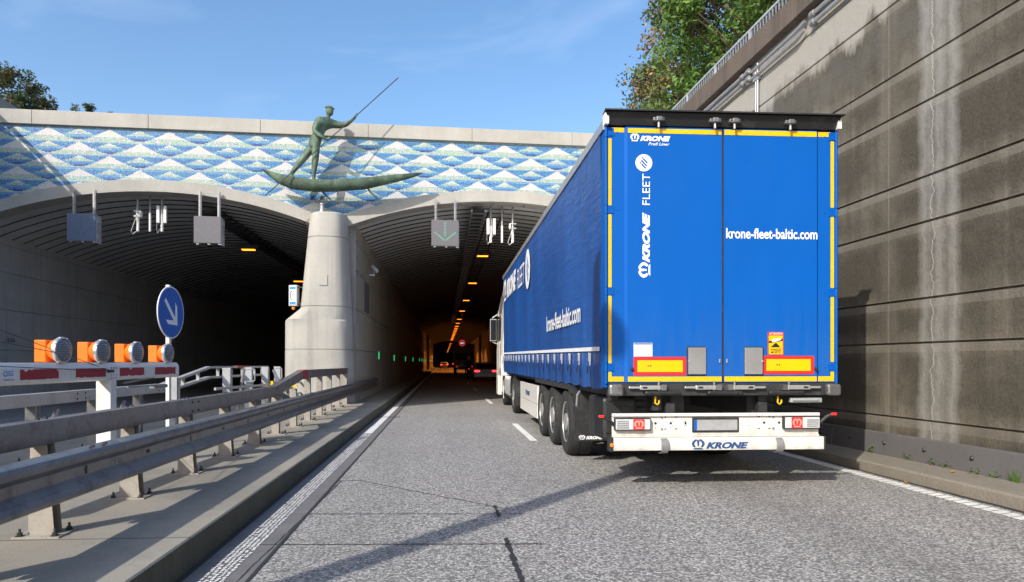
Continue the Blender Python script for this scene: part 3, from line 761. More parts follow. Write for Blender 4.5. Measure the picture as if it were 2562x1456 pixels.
# antenna tubes
def antenna(s_, z0, r, label, kind):
    zt = zarch(s_, AL if s_ < 0 else AR)
    t = thing('antenna_pole', label, 'antenna pole', tuple(PM @ Vector((s_, .5, z0))), TH, 'antenna poles under the arches')
    MB().tube([(0, 0, 0), (0, 0, .52)], r, 12).build('white_tube', 'white', t, smooth=50)
    MB().tube([(0, 0, .52), (0, 0, zt - z0 + .12)], r * .9, 10).box((-.09, -.09, zt - z0 + .02), (.09, .09, zt - z0 + .06)).build('support_tube', 'galv', t, smooth=50)
    if kind == 'panel':
        for dx in (-.13, .06):
            MB().box((dx, -.09, .24), (dx + .085, .0, .74)).build('panel_antenna', 'white', t, bev=.012)
        MB().tube([(.0, -.06, .9), (.02, -.09, .6), (.06, -.1, .2), (-.1, -.08, -.06), (-.13, -.06, .1), (-.12, -.05, .3)], .008, 6).build('cable', 'galv_light', t, smooth=60)
    if kind == 'dish':
        g = -1 if s_ > 0 else 1
        MB().lathe([(.11, 0), (.1, .02), (.05, .035), (.01, .04)], Matrix.Translation((g * .08, 0, .5)) @ Matrix.Rotation(R(90) * g, 4, 'Y'), 16).build('dish', 'white', t, smooth=50)
        MB().box((-.1, -.06, .42), (.1, -.03, .46)).box((-.1, -.06, .56), (.1, -.03, .6)).build('clamps', 'galv_light', t)
        MB().tube([(0, -.05, .9), (-.02, -.08, .4), (-.16, -.08, .0), (-.12, -.06, -.08), (0, -.05, .02)], .009, 6).build('cable', 'white', t, smooth=60)
    return t
antenna(5.27, 5.05, .042, 'white antenna pole with twin panel boxes beside the ladder tray', 'panel')
antenna(5.62, 5.06, .034, 'slim plain white antenna pole, middle one under the right arch', 'plain')
antenna(5.95, 5.06, .042, 'white antenna pole with bracket and small dish nearest the lorry', 'dish')
antenna(-4.97, 5.15, .04, 'antenna pole with dish and looped cable under the left arch', 'dish')
antenna(-4.64, 5.16, .032, 'slim plain white antenna pole, middle one under the left arch', 'plain')
antenna(-4.31, 5.16, .04, 'antenna pole with panel boxes under the left arch', 'panel')
b = MB(PM)
for i in range(9):
    s_ = 1.5 + i * .95; z = zarch(s_, AR); b.raw([(s_ - .03, .2, z + .01), (s_ + .03, .2, z + .01), (s_ + .012, .2, z - .09), (s_ - .012, .2, z - .09), (s_ - .03, .24, z + .01), (s_ + .03, .24, z + .01), (s_ + .012, .24, z - .09), (s_ - .012, .24, z - .09)],
        [(0, 1, 2, 3), (7, 6, 5, 4), (0, 4, 5, 1), (1, 5, 6, 2), (2, 6, 7, 3), (3, 7, 4, 0)])
for i in range(24):
    s_ = 1.3 + i * .34; b.tube([(s_, .22, zarch(s_, AR) - .05), (s_ + .34, .22, zarch(s_ + .34, AR) - .05)], .012, 6)
tag(b.build('arch_cable', 'galv'), 'thin cable run clipped along the rim of the right arch', 'cable')

# conduits, camera, grille, SOS sign on the pier
b = MB(PM)
for k, (dx, z1) in enumerate(((0, 3.9), (.07, 4.2), (.13, 4.2), (.18, 3.7))):
    b.tube([(1.06 + dx * .6, .6 + dx, 5.35), (1.1 + dx * .6, .6 + dx, 4.6), (1.14 + dx * .5, .6 + dx, z1 + .3), (1.12, .55 + dx, z1)], .022, 6)
for z in (5.0, 4.5, 4.1): b.box((1.0, .5, z), (1.24, .85, z + .05))
tag(b.build('conduits', 'black_plastic', smooth=60), 'bundle of dark cable conduits down the right side of the pier', 'conduit')
t = thing('wall_camera', 'tilted cylindrical camera on a bracket on the tunnel side of the pier', 'camera', (-2.5, 21.6, 4.1))
MB().tube([(.28, -.1, .28), (.44, -.3, .1)], .055, 12).build('camera_body', 'galv_light', t, smooth=50)
MB().tube([(-.1, 0, 0), (.3, -.1, 0), (.34, -.15, .12)], .02, 8).box((.2, -.16, -.03), (.36, -.06, .03)).build('bracket', 'galv', t)
tag(MB().box((-2.62, 22.6, 3.05), (-2.55, 23.7, 4.0)).build('wall_panel', 'guard', bev=.01), 'rectangular framed grey panel on the tunnel wall right of the pier', 'panel')
t = thing('dome_camera', 'grey round-headed surveillance camera standing on top of the pier', 'camera', tuple(PM @ Vector((.31, -.3, 5.63))), TH)
MB().lathe([(.075, 0), (.07, .1), (.05, .14), (.05, .24), (.07, .26), (.07, .3)], Matrix(), 14).build('stem', 'galv_light', t, smooth=40)
MB().lathe([(.01, -.12), (.08, -.1), (.12, -.05), (.13, 0), (.12, .05), (.08, .1), (.01, .12)], Matrix.Translation((0, 0, .42)) @ Matrix.Rotation(R(90), 4, 'Y') @ Matrix.Scale(.8, 4), 18).build('camera_head', 'galv_light', t, smooth=60)
MB().tube([(-.13, 0, .45), (-.13, 0, .34), (0, 0, .27), (.13, 0, .34), (.13, 0, .45)], .02, 8).build('yoke', 'galv', t, smooth=60)
MB().lathe([(.045, 0), (.045, .03)], frame((0, -.09, .42), (1, 0, 0), (0, 0, 1)), 16).build('lens', 'black_plastic', t)
t = thing('emergency_sign', 'SOS telephone sign box fixed to the left side of the pier', 'sign', tuple(PM @ Vector((-.53, -.15, 3.0))), TH + R(-18))
MB().box((-.13, 0, 0), (.13, .16, .6)).build('sign_box', 'galv_light', t, bev=.012)
MB().box((-.09, -.006, .05), (.09, 0, .55)).build('white_face', 'sticker', t)
MB().box((-.085, -.01, .485), (.085, -.006, .545)).box((-.085, -.01, .055), (.085, -.006, .115)).build('blue_band', 'lightblue', t)
b = MB(); add_text(b, 'SOS', .095, .055, frame((-.02, -.011, .3), (1, 0, 0), (0, 0, 1)), .01)
b.build('lettering', 'text_black', t)
MB().tube([(-.03, -.009, .43), (-.065, -.009, .38), (-.07, -.009, .3), (-.06, -.009, .22), (-.02, -.009, .165)], [.014, .01, .009, .01, .014], 8).build('handset_symbol', 'text_black', t)
MB().lathe([(.01, -.05), (.04, -.035), (.05, 0), (.04, .03), (.02, .05)], Matrix.Translation((-.02, .08, -.06)), 12).build('amber_beacon', 'amber', t, smooth=60)
MB().box((.08, .06, .52), (.3, .1, .55)).box((.08, .06, .05), (.26, .1, .08)).build('bracket', 'black_metal', t)
# green guide lights along the tunnel walls
gp = thing('guide_light', 'nearest green guide light on the tunnel wall right of the pier', 'light', (-2.57, 27.2, 1.5), group='green guide lights along the tunnel wall')
MB().box((0, -.04, -.05), (.03, .04, -.0)).build('holder', 'black_plastic', gp)
MB().box((0, -.015, 0), (.03, .015, .3)).build('light_bar', 'green_bar', gp)
for i, y in enumerate((35.5, 46, 57, 72, 80, 88, 96, 106, 116, 128, 140)):
    dup(gp, (-2.57, y, 1.45), None, ['second green guide light along the tunnel wall', 'third green guide light along the tunnel wall', 'fourth green guide light along the tunnel wall'][i] if i < 3 else 'tiny far green guide light along the left wall of the right tunnel')
# 60 sign
t = thing('speed_sign', 'round lit speed sign reading 60 deep in the right tunnel', 'sign', (1.6, 60, 3.05))
MB().lathe([(.30, 0), (.30, .04)], frame((0, 0, 0), (1, 0, 0), (0, 0, 1)) @ Matrix.Rotation(math.pi, 4, 'X'), 24).build('disc', 'black_plastic', t)
b = MB(); ring = [(math.cos(2 * math.pi * i / 28), math.sin(2 * math.pi * i / 28)) for i in range(28)]
b.raw([(x * .27, -.05, z * .27) for x, z in ring] + [(x * .2, -.05, z * .2) for x, z in ring], [(i, (i + 1) % 28, 28 + (i + 1) % 28, 28 + i) for i in range(28)])
M['red_led'] = mat('red_led', (.8, .02, .02), emit=(1, .04, .06), estr=.45); M['white_led'] = mat('white_led', (.8, .8, .8), emit=(1, 1, 1), estr=.5)
b.build('red_ring', 'red_led', t)
b = MB(); add_text(b, '60', .26, .17, frame((-.13, -.055, -.085), (1, 0, 0), (0, 0, 1)), .02); b.build('digits', 'white_led', t)
MB().box((-.02, .0, .28), (.02, .04, 2.9)).build('hanger', 'black_metal', t)

# ------------------------------------------------------------------ statue
st = thing('bronze_statue', 'green bronze statue of a ferryman with cap poling a long boat across the mosaic', 'statue', tuple(PM @ Vector((0, -.72, 0))), TH)
bot = [(-1.29, 6.74), (-.89, 6.41), (-.5, 6.24), (.13, 6.18), (.76, 6.21), (1.52, 6.29), (2.29, 6.49), (2.91, 6.68), (3.17, 6.81)]
top = [(-1.29, 6.77), (-.89, 6.65), (-.5, 6.56), (.13, 6.48), (.76, 6.49), (1.52, 6.57), (2.29, 6.7), (2.91, 6.79), (3.17, 6.83)]
b = MB(); vs = []; n_ = 14; pts = []
for i in range(len(bot) - 1):
    for k in range(5):
        t = k / 5; pts.append((bot[i][0] * (1 - t) + bot[i + 1][0] * t, bot[i][1] * (1 - t) + bot[i + 1][1] * t, top[i][1] * (1 - t) + top[i + 1][1] * t))
pts.append((bot[-1][0], bot[-1][1], top[-1][1]))
for s_, zb, zt in pts:
    f = max(.03, 1 - abs((s_ - .8) / 2.42) ** 2.2); hw = .21 * f + .012
    for k in range(n_):
        a_ = math.pi * (k / (n_ - 1)); vs.append((s_, -math.cos(a_) * hw, zt - (zt - zb) * math.sin(a_) ** .8))
    vs += [(s_, hw * .7, zt - .04 * f), (s_, -hw * .7, zt - .04 * f)]
k_ = n_ + 2
b.raw(vs, [(i * k_ + j, i * k_ + (j + 1) % k_, (i + 1) * k_ + (j + 1) % k_, (i + 1) * k_ + j) for i in range(len(pts) - 1) for j in range(k_)] + [tuple(range(k_)), tuple((len(pts) - 1) * k_ + j for j in range(k_))[::-1]])
bo = recalc(b.build('boat', 'bronze', st, smooth=60)); bo.location = (0, .12, 0)
def skinned(name, joints, edges, m, parent, extra=None, voxel=.018, loc=(0, 0, 0)):
    me = bpy.data.meshes.new(name + '_cage'); me.from_pydata([j[0] for j in joints], edges, [])
    o = bpy.data.objects.new(name, me); COL.objects.link(o)
    sm = o.modifiers.new('s', 'SKIN'); sk = me.skin_vertices[0].data if me.skin_vertices else None
    if sk is None:
        bm = bmesh.new(); bm.from_mesh(me); bm.verts.layers.skin.verify(); bm.to_mesh(me); bm.free(); sk = me.skin_vertices[0].data
    for i, j in enumerate(joints):
        r_ = j[1]; sk[i].radius = r_ if hasattr(r_, '__len__') else (r_, r_)
    sk[0].use_root = True
    sb_ = o.modifiers.new('ss', 'SUBSURF'); sb_.levels = 2; sb_.render_levels = 2
    dg = bpy.context.evaluated_depsgraph_get(); dg.update()
    out = bpy.data.meshes.new_from_object(o.evaluated_get(dg))
    mb = MB(); mb.raw([tuple(v.co) for v in out.vertices], [tuple(p.vertices) for p in out.polygons])
    bpy.data.objects.remove(o); bpy.data.meshes.remove(me)
    if extra: extra(mb)
    ob = mb.build(name, m, None)
    rm = ob.modifiers.new('r', 'REMESH'); rm.mode = 'VOXEL'; rm.voxel_size = voxel; rm.use_smooth_shade = True
    s2 = ob.modifiers.new('sm', 'SMOOTH'); s2.iterations = 3; s2.factor = .5
    dg.update(); dg = bpy.context.evaluated_depsgraph_get()
    fin = bpy.data.meshes.new_from_object(ob.evaluated_get(dg)); fin.name = name
    ob.modifiers.clear(); old = ob.data; ob.data = fin; bpy.data.meshes.remove(old)
    if not fin.materials: fin.materials.append(M[m])
    fin.polygons.foreach_set('use_smooth', [True] * len(fin.polygons))
    if parent: ob.parent = parent
    return ob
def ell(mb, c, r, n=14, rot=None):
    pr = [(max(.02, math.sin(math.pi * i / n)), -math.cos(math.pi * i / n)) for i in range(n + 1)]
    m_ = Matrix.Translation(c) @ (rot or Matrix()) @ Matrix.Diagonal((r[0], r[1], r[2], 1)); mb.lathe(pr, m_, 18)
J = [((.16, 0, 7.60), (.125, .12)), ((.23, 0, 7.80), (.12, .115)), ((.33, 0, 8.0), (.16, .125)), ((.42, .02, 8.15), (.15, .1)), ((.49, .02, 8.26), (.062, .062)), ((.53, .01, 8.38), (.06, .06)),
     ((.05, .08, 7.45), (.105, .105)), ((-.18, .1, 7.16), (.075, .08)), ((-.36, .1, 6.93), (.06, .065)), ((-.52, .08, 6.68), (.042, .045)), ((-.49, .02, 6.57), (.045, .05)), ((-.43, -.06, 6.54), (.04, .035)),
     ((.18, -.06, 7.42), (.1, .1)), ((.17, -.08, 7.1), (.07, .075)), ((.15, -.08, 6.9), (.062, .065)), ((.12, -.07, 6.62), (.042, .045)), ((.13, -.09, 6.50), (.045, .045)), ((.22, -.12, 6.47), (.038, .03)),
     ((.60, .10, 8.17), (.085, .085)), ((.82, .10, 8.12), (.062, .068)), ((1.02, .07, 8.16), (.05, .054)), ((1.2, .0, 8.27), (.036, .038)), ((1.28, -.04, 8.35), (.042, .048)),
     ((.28, -.12, 8.14), (.085, .09)), ((.18, -.2, 7.95), (.07, .072)), ((.17, -.22, 7.80), (.055, .06)), ((.33, -.24, 7.69), (.045, .05)), ((.48, -.22, 7.61), (.036, .038)), ((.56, -.2, 7.61), (.045, .032))]
E_ = [(0, 1), (1, 2), (2, 3), (3, 4), (4, 5), (0, 6), (6, 7), (7, 8), (8, 9), (9, 10), (10, 11), (0, 12), (12, 13), (13, 14), (14, 15), (15, 16), (16, 17),
      (3, 18), (18, 19), (19, 20), (20, 21), (21, 22), (3, 23), (23, 24), (24, 25), (25, 26), (26, 27), (27, 28)]
def head_extra(mb):
    ell(mb, (.555, -.005, 8.47), (.108, .088, .14), rot=Matrix.Rotation(R(6), 4, 'Y'))
    ell(mb, (.585, -.01, 8.41), (.05, .045, .055))
    mb.raw([(.62, -.03, 8.49), (.62, .01, 8.49), (.665, -.01, 8.44), (.63, -.02, 8.425), (.63, 0, 8.425)], [(0, 1, 2), (0, 2, 3), (1, 4, 2), (2, 4, 3), (0, 3, 4, 1)])   # nose
    ell(mb, (.63, -.012, 8.395), (.02, .03, .009)); ell(mb, (.628, -.012, 8.375), (.02, .028, .009))
    ell(mb, (.52, -.075, 8.46), (.022, .014, .038)); ell(mb, (.52, .068, 8.46), (.022, .014, .038))
    ell(mb, (.615, -.045, 8.47), (.012, .014, .01)); ell(mb, (.615, .03, 8.47), (.012, .014, .01))
    ell(mb, (.54, -.005, 8.575), (.124, .1, .05), rot=Matrix.Rotation(R(8), 4, 'Y'))
    ell(mb, (.62, -.005, 8.555), (.08, .07, .022), rot=Matrix.Rotation(R(8), 4, 'Y'))
    # fingers closed round the pole
    for c, ax, z0 in (((1.3, -.07, 8.37), 0, 0), ((.55, -.2, 7.625), 0, 0)):
        for k in range(4):
            f = (k - 1.5) * .021
            px, pz = c[0] + f * .71, c[2] + f * .71
            mb.tube([(px - .03, c[1] + .05, pz + .03), (px - .01, c[1] - .015, pz + .045), (px + .02, c[1] - .03, pz + .01), (px + .02, c[1] + .01, pz - .02)], .0105, 6)
        mb.tube([(c[0] - .03, c[1] + .03, c[2] - .04), (c[0] + .0, c[1] - .02, c[2] - .035), (c[0] + .03, c[1] - .02, c[2] - .005)], .0115, 6)
J = [(p, tuple(q * (1.3 if i not in (4, 5, 21, 22, 27, 28) else 1.08) for q in r_)) for i, (p, r_) in enumerate(J)]
J = [(p, tuple(q * (1.2 if i in (18, 19, 23, 24) else (1.12 if i in (4, 7, 8, 13, 14, 20, 25) else 1)) for q in r_)) for i, (p, r_) in enumerate(J)]
fg = skinned('figure', J, E_, 'bronze', st, head_extra, .014); fg.location = (0, .14, 0)
MB().tube([(-1.14, -.2, 5.96), (.56, -.07, 7.62), (1.3, .06, 8.36), (2.47, .16, 9.53)], .014, 8).build('punting_pole', 'black_metal', st, smooth=60)
MB().tube([(.3, .1, 6.33), (.3, .8, 6.33)], .03, 6).tube([(1.6, .1, 6.45), (1.6, .8, 6.45)], .03, 6).each('wall_bracket', 'black_metal', st)

# ------------------------------------------------------------------ guard rails on the median
XP = -2.78
def wprof():
    z0 = .0; pr = [(.0, 0), (.035, .003), (.07, .022), (.082, .05), (.072, .085), (.02, .118), (.008, .132), (.006, .165), (.008, .198), (.02, .212), (.072, .245), (.082, .28), (.07, .308), (.035, .327), (0, .33)]
    return pr + [(u - .006, v) for u, v in pr[::-1]]
gr = thing('guardrail', 'weathered steel crash barrier with corrugated beam and box beam beside the right lane', 'guardrail', (-2.7, 6, .2))
gm = Matrix.Translation((2.7, -6, -.2))
b = MB(gm); b.sweep(wprof(), [(-2.53, -3, .475)] + [(-2.53, y, .475) for y in (5, 12, 19, 23)] + [(-2.54, 25, .475), (-2.56, 26.2, .475)])
wb = b.build('corrugated_beam', 'galv_rail', gr, smooth=30); recalc(wb)
b = MB(gm); y = -2.4
while y < 25.5:
    b.box((-2.462, y, .475), (-2.456, y + .005, .8)) if 0 else None
    b.sweep([(u + .003, v) for u, v in wprof()], [(-2.53, y - .16, .474), (-2.53, y + .16, .474)]); y += 4
[recalc(o) for o in b.each('beam_splice', 'galv_rail', wb, smooth=30)]
b = MB(gm)
for k in range(24):
    y = 1.0 + k * 1.0; big = k % 4 == 0
    b.box((-2.526, y, .622), (-2.521, y + .06, .652)) if k % 2 else b.box((-2.526, y, .61), (-2.521, y + .03, .668))
    if big: b.lathe([(.02, 0), (.016, .012)], Matrix.Translation((-2.475, y, .80)), 8).lathe([(.02, 0), (.016, .012)], Matrix.Translation((-2.475, y + .18, .80)), 8)
b.each('bolt', 'black_metal', wb)
b = MB(gm); box = [(-.06, 0), (.06, 0), (.06, .17), (-.06, .17)]
path = [(XP, -3, .83), (XP, 11.3, .83), (XP, 13.5, 1.065), (XP, 14.2, 1.07), (XP - .02, 22, 1.05), (XP + .12, 25.0, 1.03)]
b.sweep(box, path[:2]); b.sweep(box, path[1:3]); b.sweep(box, path[2:])
bb_ = b.build('box_beam', 'galv_rail', gr, bev=.008)
b = MB(gm)
for y in (3.7, 7.7, 11.32, 14.25, 16.0, 17.7, 19.6):
    zz = .83 if y < 11.4 else 1.07
    for dy in (-.09, .09):
        for z in (.035, .13): b.lathe([(.012, 0), (.008, .012)], frame((XP + .06, y + dy, zz + z), (0, 1, 0), (0, 0, 1)), 8)
for k in range(12):
    for dy in (-.05, .05): b.lathe([(.02, 0), (.014, .012)], Matrix.Translation((XP - .01, 4.95 + 1.33 * k * (1 if k < 5 else 9) + dy, 1.0)), 8) if k < 5 else None
b.each('bolt', 'black_metal', bb_)
b = MB(gm); b.sweep([(-.064, -.003), (.064, -.003), (.064, .174), (-.064, .174)], [(XP, 13.45, 1.064), (XP, 13.95, 1.069)]); b.build('red_band', 'red_dull', bb_)
b = MB(gm); b.sweep([(-.03, 0), (.03, 0), (.03, .1), (-.03, .1)], [(XP, 11.6, .83), (XP, 12.8, .6)]); b.build('brace', 'galv_rail', gr)
def make_post(splay, h, par, x, y, m='post'):
    mm = Matrix.Translation((2.7 + x, y - 6, 0)) if par is gr else Matrix.Translation((x + 4.9, y - 6, 0))
    b = MB(mm)
    if splay:
        b.raw([(-.02, -.05, 0), (.11, -.05, 0), (.11, .05, 0), (-.02, .05, 0), (-.05, -.05, h), (.05, -.05, h), (.05, .05, h), (-.05, .05, h)], [(0, 3, 2, 1), (4, 5, 6, 7), (0, 1, 5, 4), (1, 2, 6, 5), (2, 3, 7, 6), (3, 0, 4, 7)]) if 0 else None
        w0, w1 = .105, .055
        for sy, yy_ in ((0, -.05), (0, .044)):
            b.raw([(-.07, yy_, 0), (w0, yy_, 0), (w1, yy_, h), (-.055, yy_, h), (-.07, yy_ + .006, 0), (w0, yy_ + .006, 0), (w1, yy_ + .006, h), (-.055, yy_ + .006, h)], [(0, 1, 2, 3), (7, 6, 5, 4), (0, 4, 5, 1), (1, 5, 6, 2), (2, 6, 7, 3), (3, 7, 4, 0)])
        b.raw([(-.012, -.044, 0), (.0, -.044, 0), (.0, -.044, h), (-.012, -.044, h), (-.012, .044, 0), (.0, .044, 0), (.0, .044, h), (-.012, .044, h)], [(0, 1, 2, 3), (7, 6, 5, 4), (0, 4, 5, 1), (1, 5, 6, 2), (2, 6, 7, 3), (3, 7, 4, 0)])
    else:
        b.box((-.06, -.05, 0), (.06, -.043, h)).box((-.06, .043, 0), (.06, .05, h)).box((-.055, -.043, 0), (-.047, .043, h)).box((.03, -.043, 0), (.038, .043, h))
    if par is gr: b.box((.05, -.03, .36), (.2, .03, .5)); b.box((.16, -.04, .28), (.21, .04, .58))
    p = b.build('post', m, par)
    b = MB(mm); b.box((-.14, -.12, 0), (.17, .12, .012)); q = b.build('base_plate', m, p)
    b = MB(mm)
    for bx, by in ((-.1, -.09), (.13, -.09), (.13, .09), (-.1, .09)): b.lathe([(.03, .012), (.03, .016), (.018, .017), (.018, .035), (.009, .036), (.008, .062)], Matrix.Translation((bx, by, 0)), 8)
    b.each('anchor_bolt', 'black_metal', p)
    return p
for k in range(15):
    y = 4.95 + 1.32 * (k - 3); make_post(y < 10.3, .63 if y < 11.4 else (.87 if y > 13 else .7), gr, XP, y)
MB(gm).box((XP - .1, 14.35, .75), (XP - .04, 14.5, 1.06)).build('red_flap', 'red', gr)
# second rail on the left edge of the median
g2 = thing('guardrail', 'second crash barrier on the far edge of the median behind the boom', 'guardrail', (-4.9, 6, .2))
m2 = Matrix.Translation((4.9, -6, -.2))
b = MB(m2); b.sweep([(-.06, 0), (.06, 0), (.06, .15), (-.06, .15)], [(-4.9, -3, .87), (-4.9, 12.3, .87)])
x2 = b.build('box_beam', 'galv_light', g2, bev=.008)
b = MB(m2)
for y in (9.5, 12.1): 
    for dy in (-.1, .1):
        for z in (.04, .11): b.lathe([(.012, 0), (.008, .012)], frame((-4.84, y + dy, .87 + z), (0, 1, 0), (0, 0, 1)), 8)
for y in (7.6, 7.85, 9.9, 10.15, 12.0): b.lathe([(.02, 0), (.014, .012)], Matrix.Translation((-4.88, y, 1.02)), 8)
b.each('bolt', 'black_metal', x2)
b = MB(m2)
for p0, p1 in (((-4.9, 12.3, .98), (-4.9, 14.6, 1.26)), ((-4.9, 14.6, 1.26), (-4.9, 19.3, 1.24)), ((-4.9, 12.3, .85), (-4.9, 14.6, 1.05)), ((-4.9, 14.6, 1.05), (-4.9, 19.3, 1.03))):
    b.sweep([(-.05, 0), (.05, 0), (.05, .045), (-.05, .045)], [p0, p1])
for y in (12.4, 13.2, 14.0, 15.2, 16.0, 17, 18, 18.8):
    zt = .98 + (min(y, 14.6) - 12.3) / 2.3 * .28; zb = .85 + (min(y, 14.6) - 12.3) / 2.3 * .2; b.box((-4.93, y, zb), (-4.87, y + .035, zt))
b.build('raised_lattice', 'galv_light', g2)
MB(m2).sweep([(-.05, .0), (-.02, .0), (-.02, .2), (-.05, .2)], [(-4.9, 14.6, 1.06), (-4.9, 19.3, 1.05)]) and None
b = MB(m2); b.sweep([(-.054, 0), (.054, 0), (.054, .05), (-.054, .05)], [(-4.9, 16.5, 1.258), (-4.9, 17.2, 1.255)]); b.build('red_band', 'red_dull', g2)
for k in range(8):
    y = 4.3 + 1.9 * k * .74; 
    if y < 12: make_post(False, .68, g2, -4.9, y, 'galv')
for y in (11.9, 14.8, 16.4, 17.9, 19.2):
    b = MB(m2); b.box((-4.68, y, .2), (-4.5, y + .008, 1.27 if y > 13 else 1.15)).box((-4.68, y, .2), (-4.672, y + .12, 1.25 if y > 13 else 1.13)).box((-4.508, y, .2), (-4.5, y + .12, 1.25 if y > 13 else 1.13)); b.build('tall_post', 'galv_light', g2)
for y in (8.4, 10.2):
    b = MB(m2); b.tube([(-4.85, y, .2), (-4.85, y + .55, .8)], .03, 6); b.build('strut', 'galv', g2)
for y, z in ((16.6, .8), (13.0, .33)):
    b = MB(m2); b.box((-4.1, y, z), (-3.5, y + .05, z + .05)).box((-4.12, y, z - .08), (-4.06, y + .06, z + .14)); b.build('locking_bar', 'yellow_paint', g2)
b = MB(m2)
for y in (16.0, 18.6): b.tube([(-4.5, y, .95), (-4.35, y, .95), (-4.32, y, .98), (-4.32, y, 1.2), (-4.35, y, 1.23), (-4.5, y, 1.23)], .014, 6)
b.each('handle', 'galv_light', g2, smooth=60)
b = MB(m2); b.tube([(-4.6, 15.6, .25), (-4.45, 15.6, 1.25)], .035, 6).tube([(-4.3, 17.6, 1.2), (-4.0, 17.6, .5)], .035, 6); b.each('brace', 'galv', g2)
b = MB(m2); b.sweep([(-.02, 0), (.02, 0), (.02, .05), (-.02, .05)], [(-4.4, 13.5, .55), (-4.0, 19.6, .5)]); b.sweep([(-.02, 0), (.02, 0), (.02, .05), (-.02, .05)], [(-4.4, 13.5, .85), (-4.0, 19.6, .8)]); b.each('lower_rail', 'galv_light', g2)

# ------------------------------------------------------------------ boom barrier
bm_ = thing('boom_barrier', 'white octagonal boom barrier with worn red patches and four warning lamps', 'barrier', (-3.8, 6, .2))
P0 = Vector((-3.95, 4.2, 1.19)); P1 = Vector((-3.72, 9.72, 1.19)); Pd = (P1 - P0).normalized(); ang = math.atan2(Pd.y, Pd.x)
BF = Matrix.Translation(P0 - Vector((-3.8, 6, .2))) @ Matrix.Rotation(ang, 4, 'Z')   # local x along boom; -y faces the right lane
Lb = (P1 - P0).length
oct_ = [(-.07, .02), (-.045, 0), (.045, 0), (.07, .02), (.07, .15), (.035, .2), (-.035, .2), (-.07, .15)]
b = MB(BF); n = 8
vs = [(x, u, v) for x in (0, Lb) for u, v in oct_]; b.raw(vs, [(k, n + k, n + (k + 1) % n, (k + 1) % n) for k in range(n)] + [tuple(range(n)), tuple(range(n, 2 * n))[::-1]])
boom = recalc(b.build('boom', 'white', bm_, bev=.006))
def yx(Y): return (Y - P0.y) / Pd.y
def ragged(x0, x1, z0, z1):
    pts = []; k = 14
    for i in range(k + 1): pts.append((x0 + (x1 - x0) * i / k, z0 + (random.uniform(0, .012) if random.random() < .3 else 0)))
    for i in range(k, -1, -1): pts.append((x0 + (x1 - x0) * i / k, z1 - (random.uniform(.008, .03) if random.random() < .12 else 0)))
    return pts
for x0, x1 in ((6.40, 6.97), (7.26, 7.83), (8.13, 8.71), (9.0, 9.6)):
    b = MB(BF); b.prism([(x, z) for x, z in ragged(yx(x0), yx(x1), .045, .14)], .002, frame((0, -.0705, 0), (1, 0, 0), (0, 0, 1))); b.build('red_patch', 'red_dull', boom)
b = MB(BF); b.box((yx(6.16), -.0725, .03), (yx(6.335), -.071, .145)); b.build('label_sticker', 'sticker', boom)
b = MB(BF); add_text(b, 'QSG', .14, .055, frame((yx(6.175), -.074, .075), (1, 0, 0), (0, 0, 1)), .02, .3)
b.build('label_lettering', 'lightblue', boom)
b = MB(BF)
for k in range(2): b.box((yx(6.18), -.0745, .055 - k * .009), (yx(6.32), -.0735, .058 - k * .009))
b.build('label_lines', 'text_black', boom)
b = MB(BF)
for i in range(3):
    for z in (.03, .06, .135, .15): b.lathe([(.006, 0), (.005, .004)], frame((yx(7.95) + i * .05, -.07, z), (1, 0, 0), (0, 0, 1)), 6)
b.each('bolt', 'black_metal', boom); b = MB(BF); b.box((yx(7.86), -.085, .09), (yx(7.98), -.072, .12)); b.build('cable_clamp', 'black_metal', boom)
lamps = ((7.05, 1.52), (7.78, 1.52), (8.55, 1.52), (9.4, 1.52))
for Y, z in lamps:
    x = yx(Y); rot = Matrix.Rotation(R(-5), 4, 'Z')
    mm = BF @ Matrix.Translation((x, -.06, .325)) @ rot
    # axis of the lamp along local -y (towards the lane)
    b = MB(mm); b.box((-.1, .10, -.12), (.1, .22, .1)); 
    prof = [(.07, 0.10), (.085, .14), (.115, .20), (.125, .22)]
    F2 = frame((0, .10, 0), (1, 0, 0), (0, 0, 1))
    b.lathe([(.09, -.02), (.1, .02), (.125, .075)], F2, 20)
    hs = recalc(b.build('warning_lamp', 'orange', bm_, smooth=35, bev=.008))
    b = MB(mm); b.lathe([(.125, .072), (.132, .08), (.132, .1), (.126, .115), (.112, .118), (.112, .1)], F2, 24)
    for k in range(8):
        a_ = k * math.pi / 4 + .3; b.box((.130 * math.cos(a_) - .005, .10 - .112, .130 * math.sin(a_) - .005), (.130 * math.cos(a_) + .005, .10 - .09, .130 * math.sin(a_) + .005))
    recalc(b.build('chrome_ring', 'alu', hs, smooth=40))
    b = MB(mm); b.lathe([(.116, .1), (.1, .122), (.06, .134), (.01, .138)], F2, 24); recalc(b.build('lens', 'lens', hs, smooth=60))
b = MB(BF); b.box((yx(8.3), -.01, .19), (yx(8.32), .12, .46)); b.build('back_plate', 'galv_light', boom) if 0 else None
b = MB(); b.box((-.07, 1.9, 0), (.09, 2.04, 1.0)); b.build('support_post', 'white', bm_, bev=.006)
b = MB(); b.tube([(.05, 2.3, .95), (.1, 3.0, 1.0)], .012, 6).tube([(.05, 2.4, .9), (.18, 3.2, .9)], .012, 6).box((.05, 3.0, .86), (.12, 3.4, .9)); b.each('latch_rod', 'galv', bm_)
b = MB(); q = tuple(BF @ Vector((yx(7.92), -.08, .105)))
b.tube([q, tuple(BF @ Vector((yx(5.0), -.12, .21)))], .004, 5)
b.tube([q, (-.3, -1.2, 1.85)], .004, 5).tube([tuple(BF @ Vector((yx(6.9), -.09, .3))), (-.3, -1.2, 1.55)], .004, 5); b.build('stay_wires', 'black_metal', bm_)

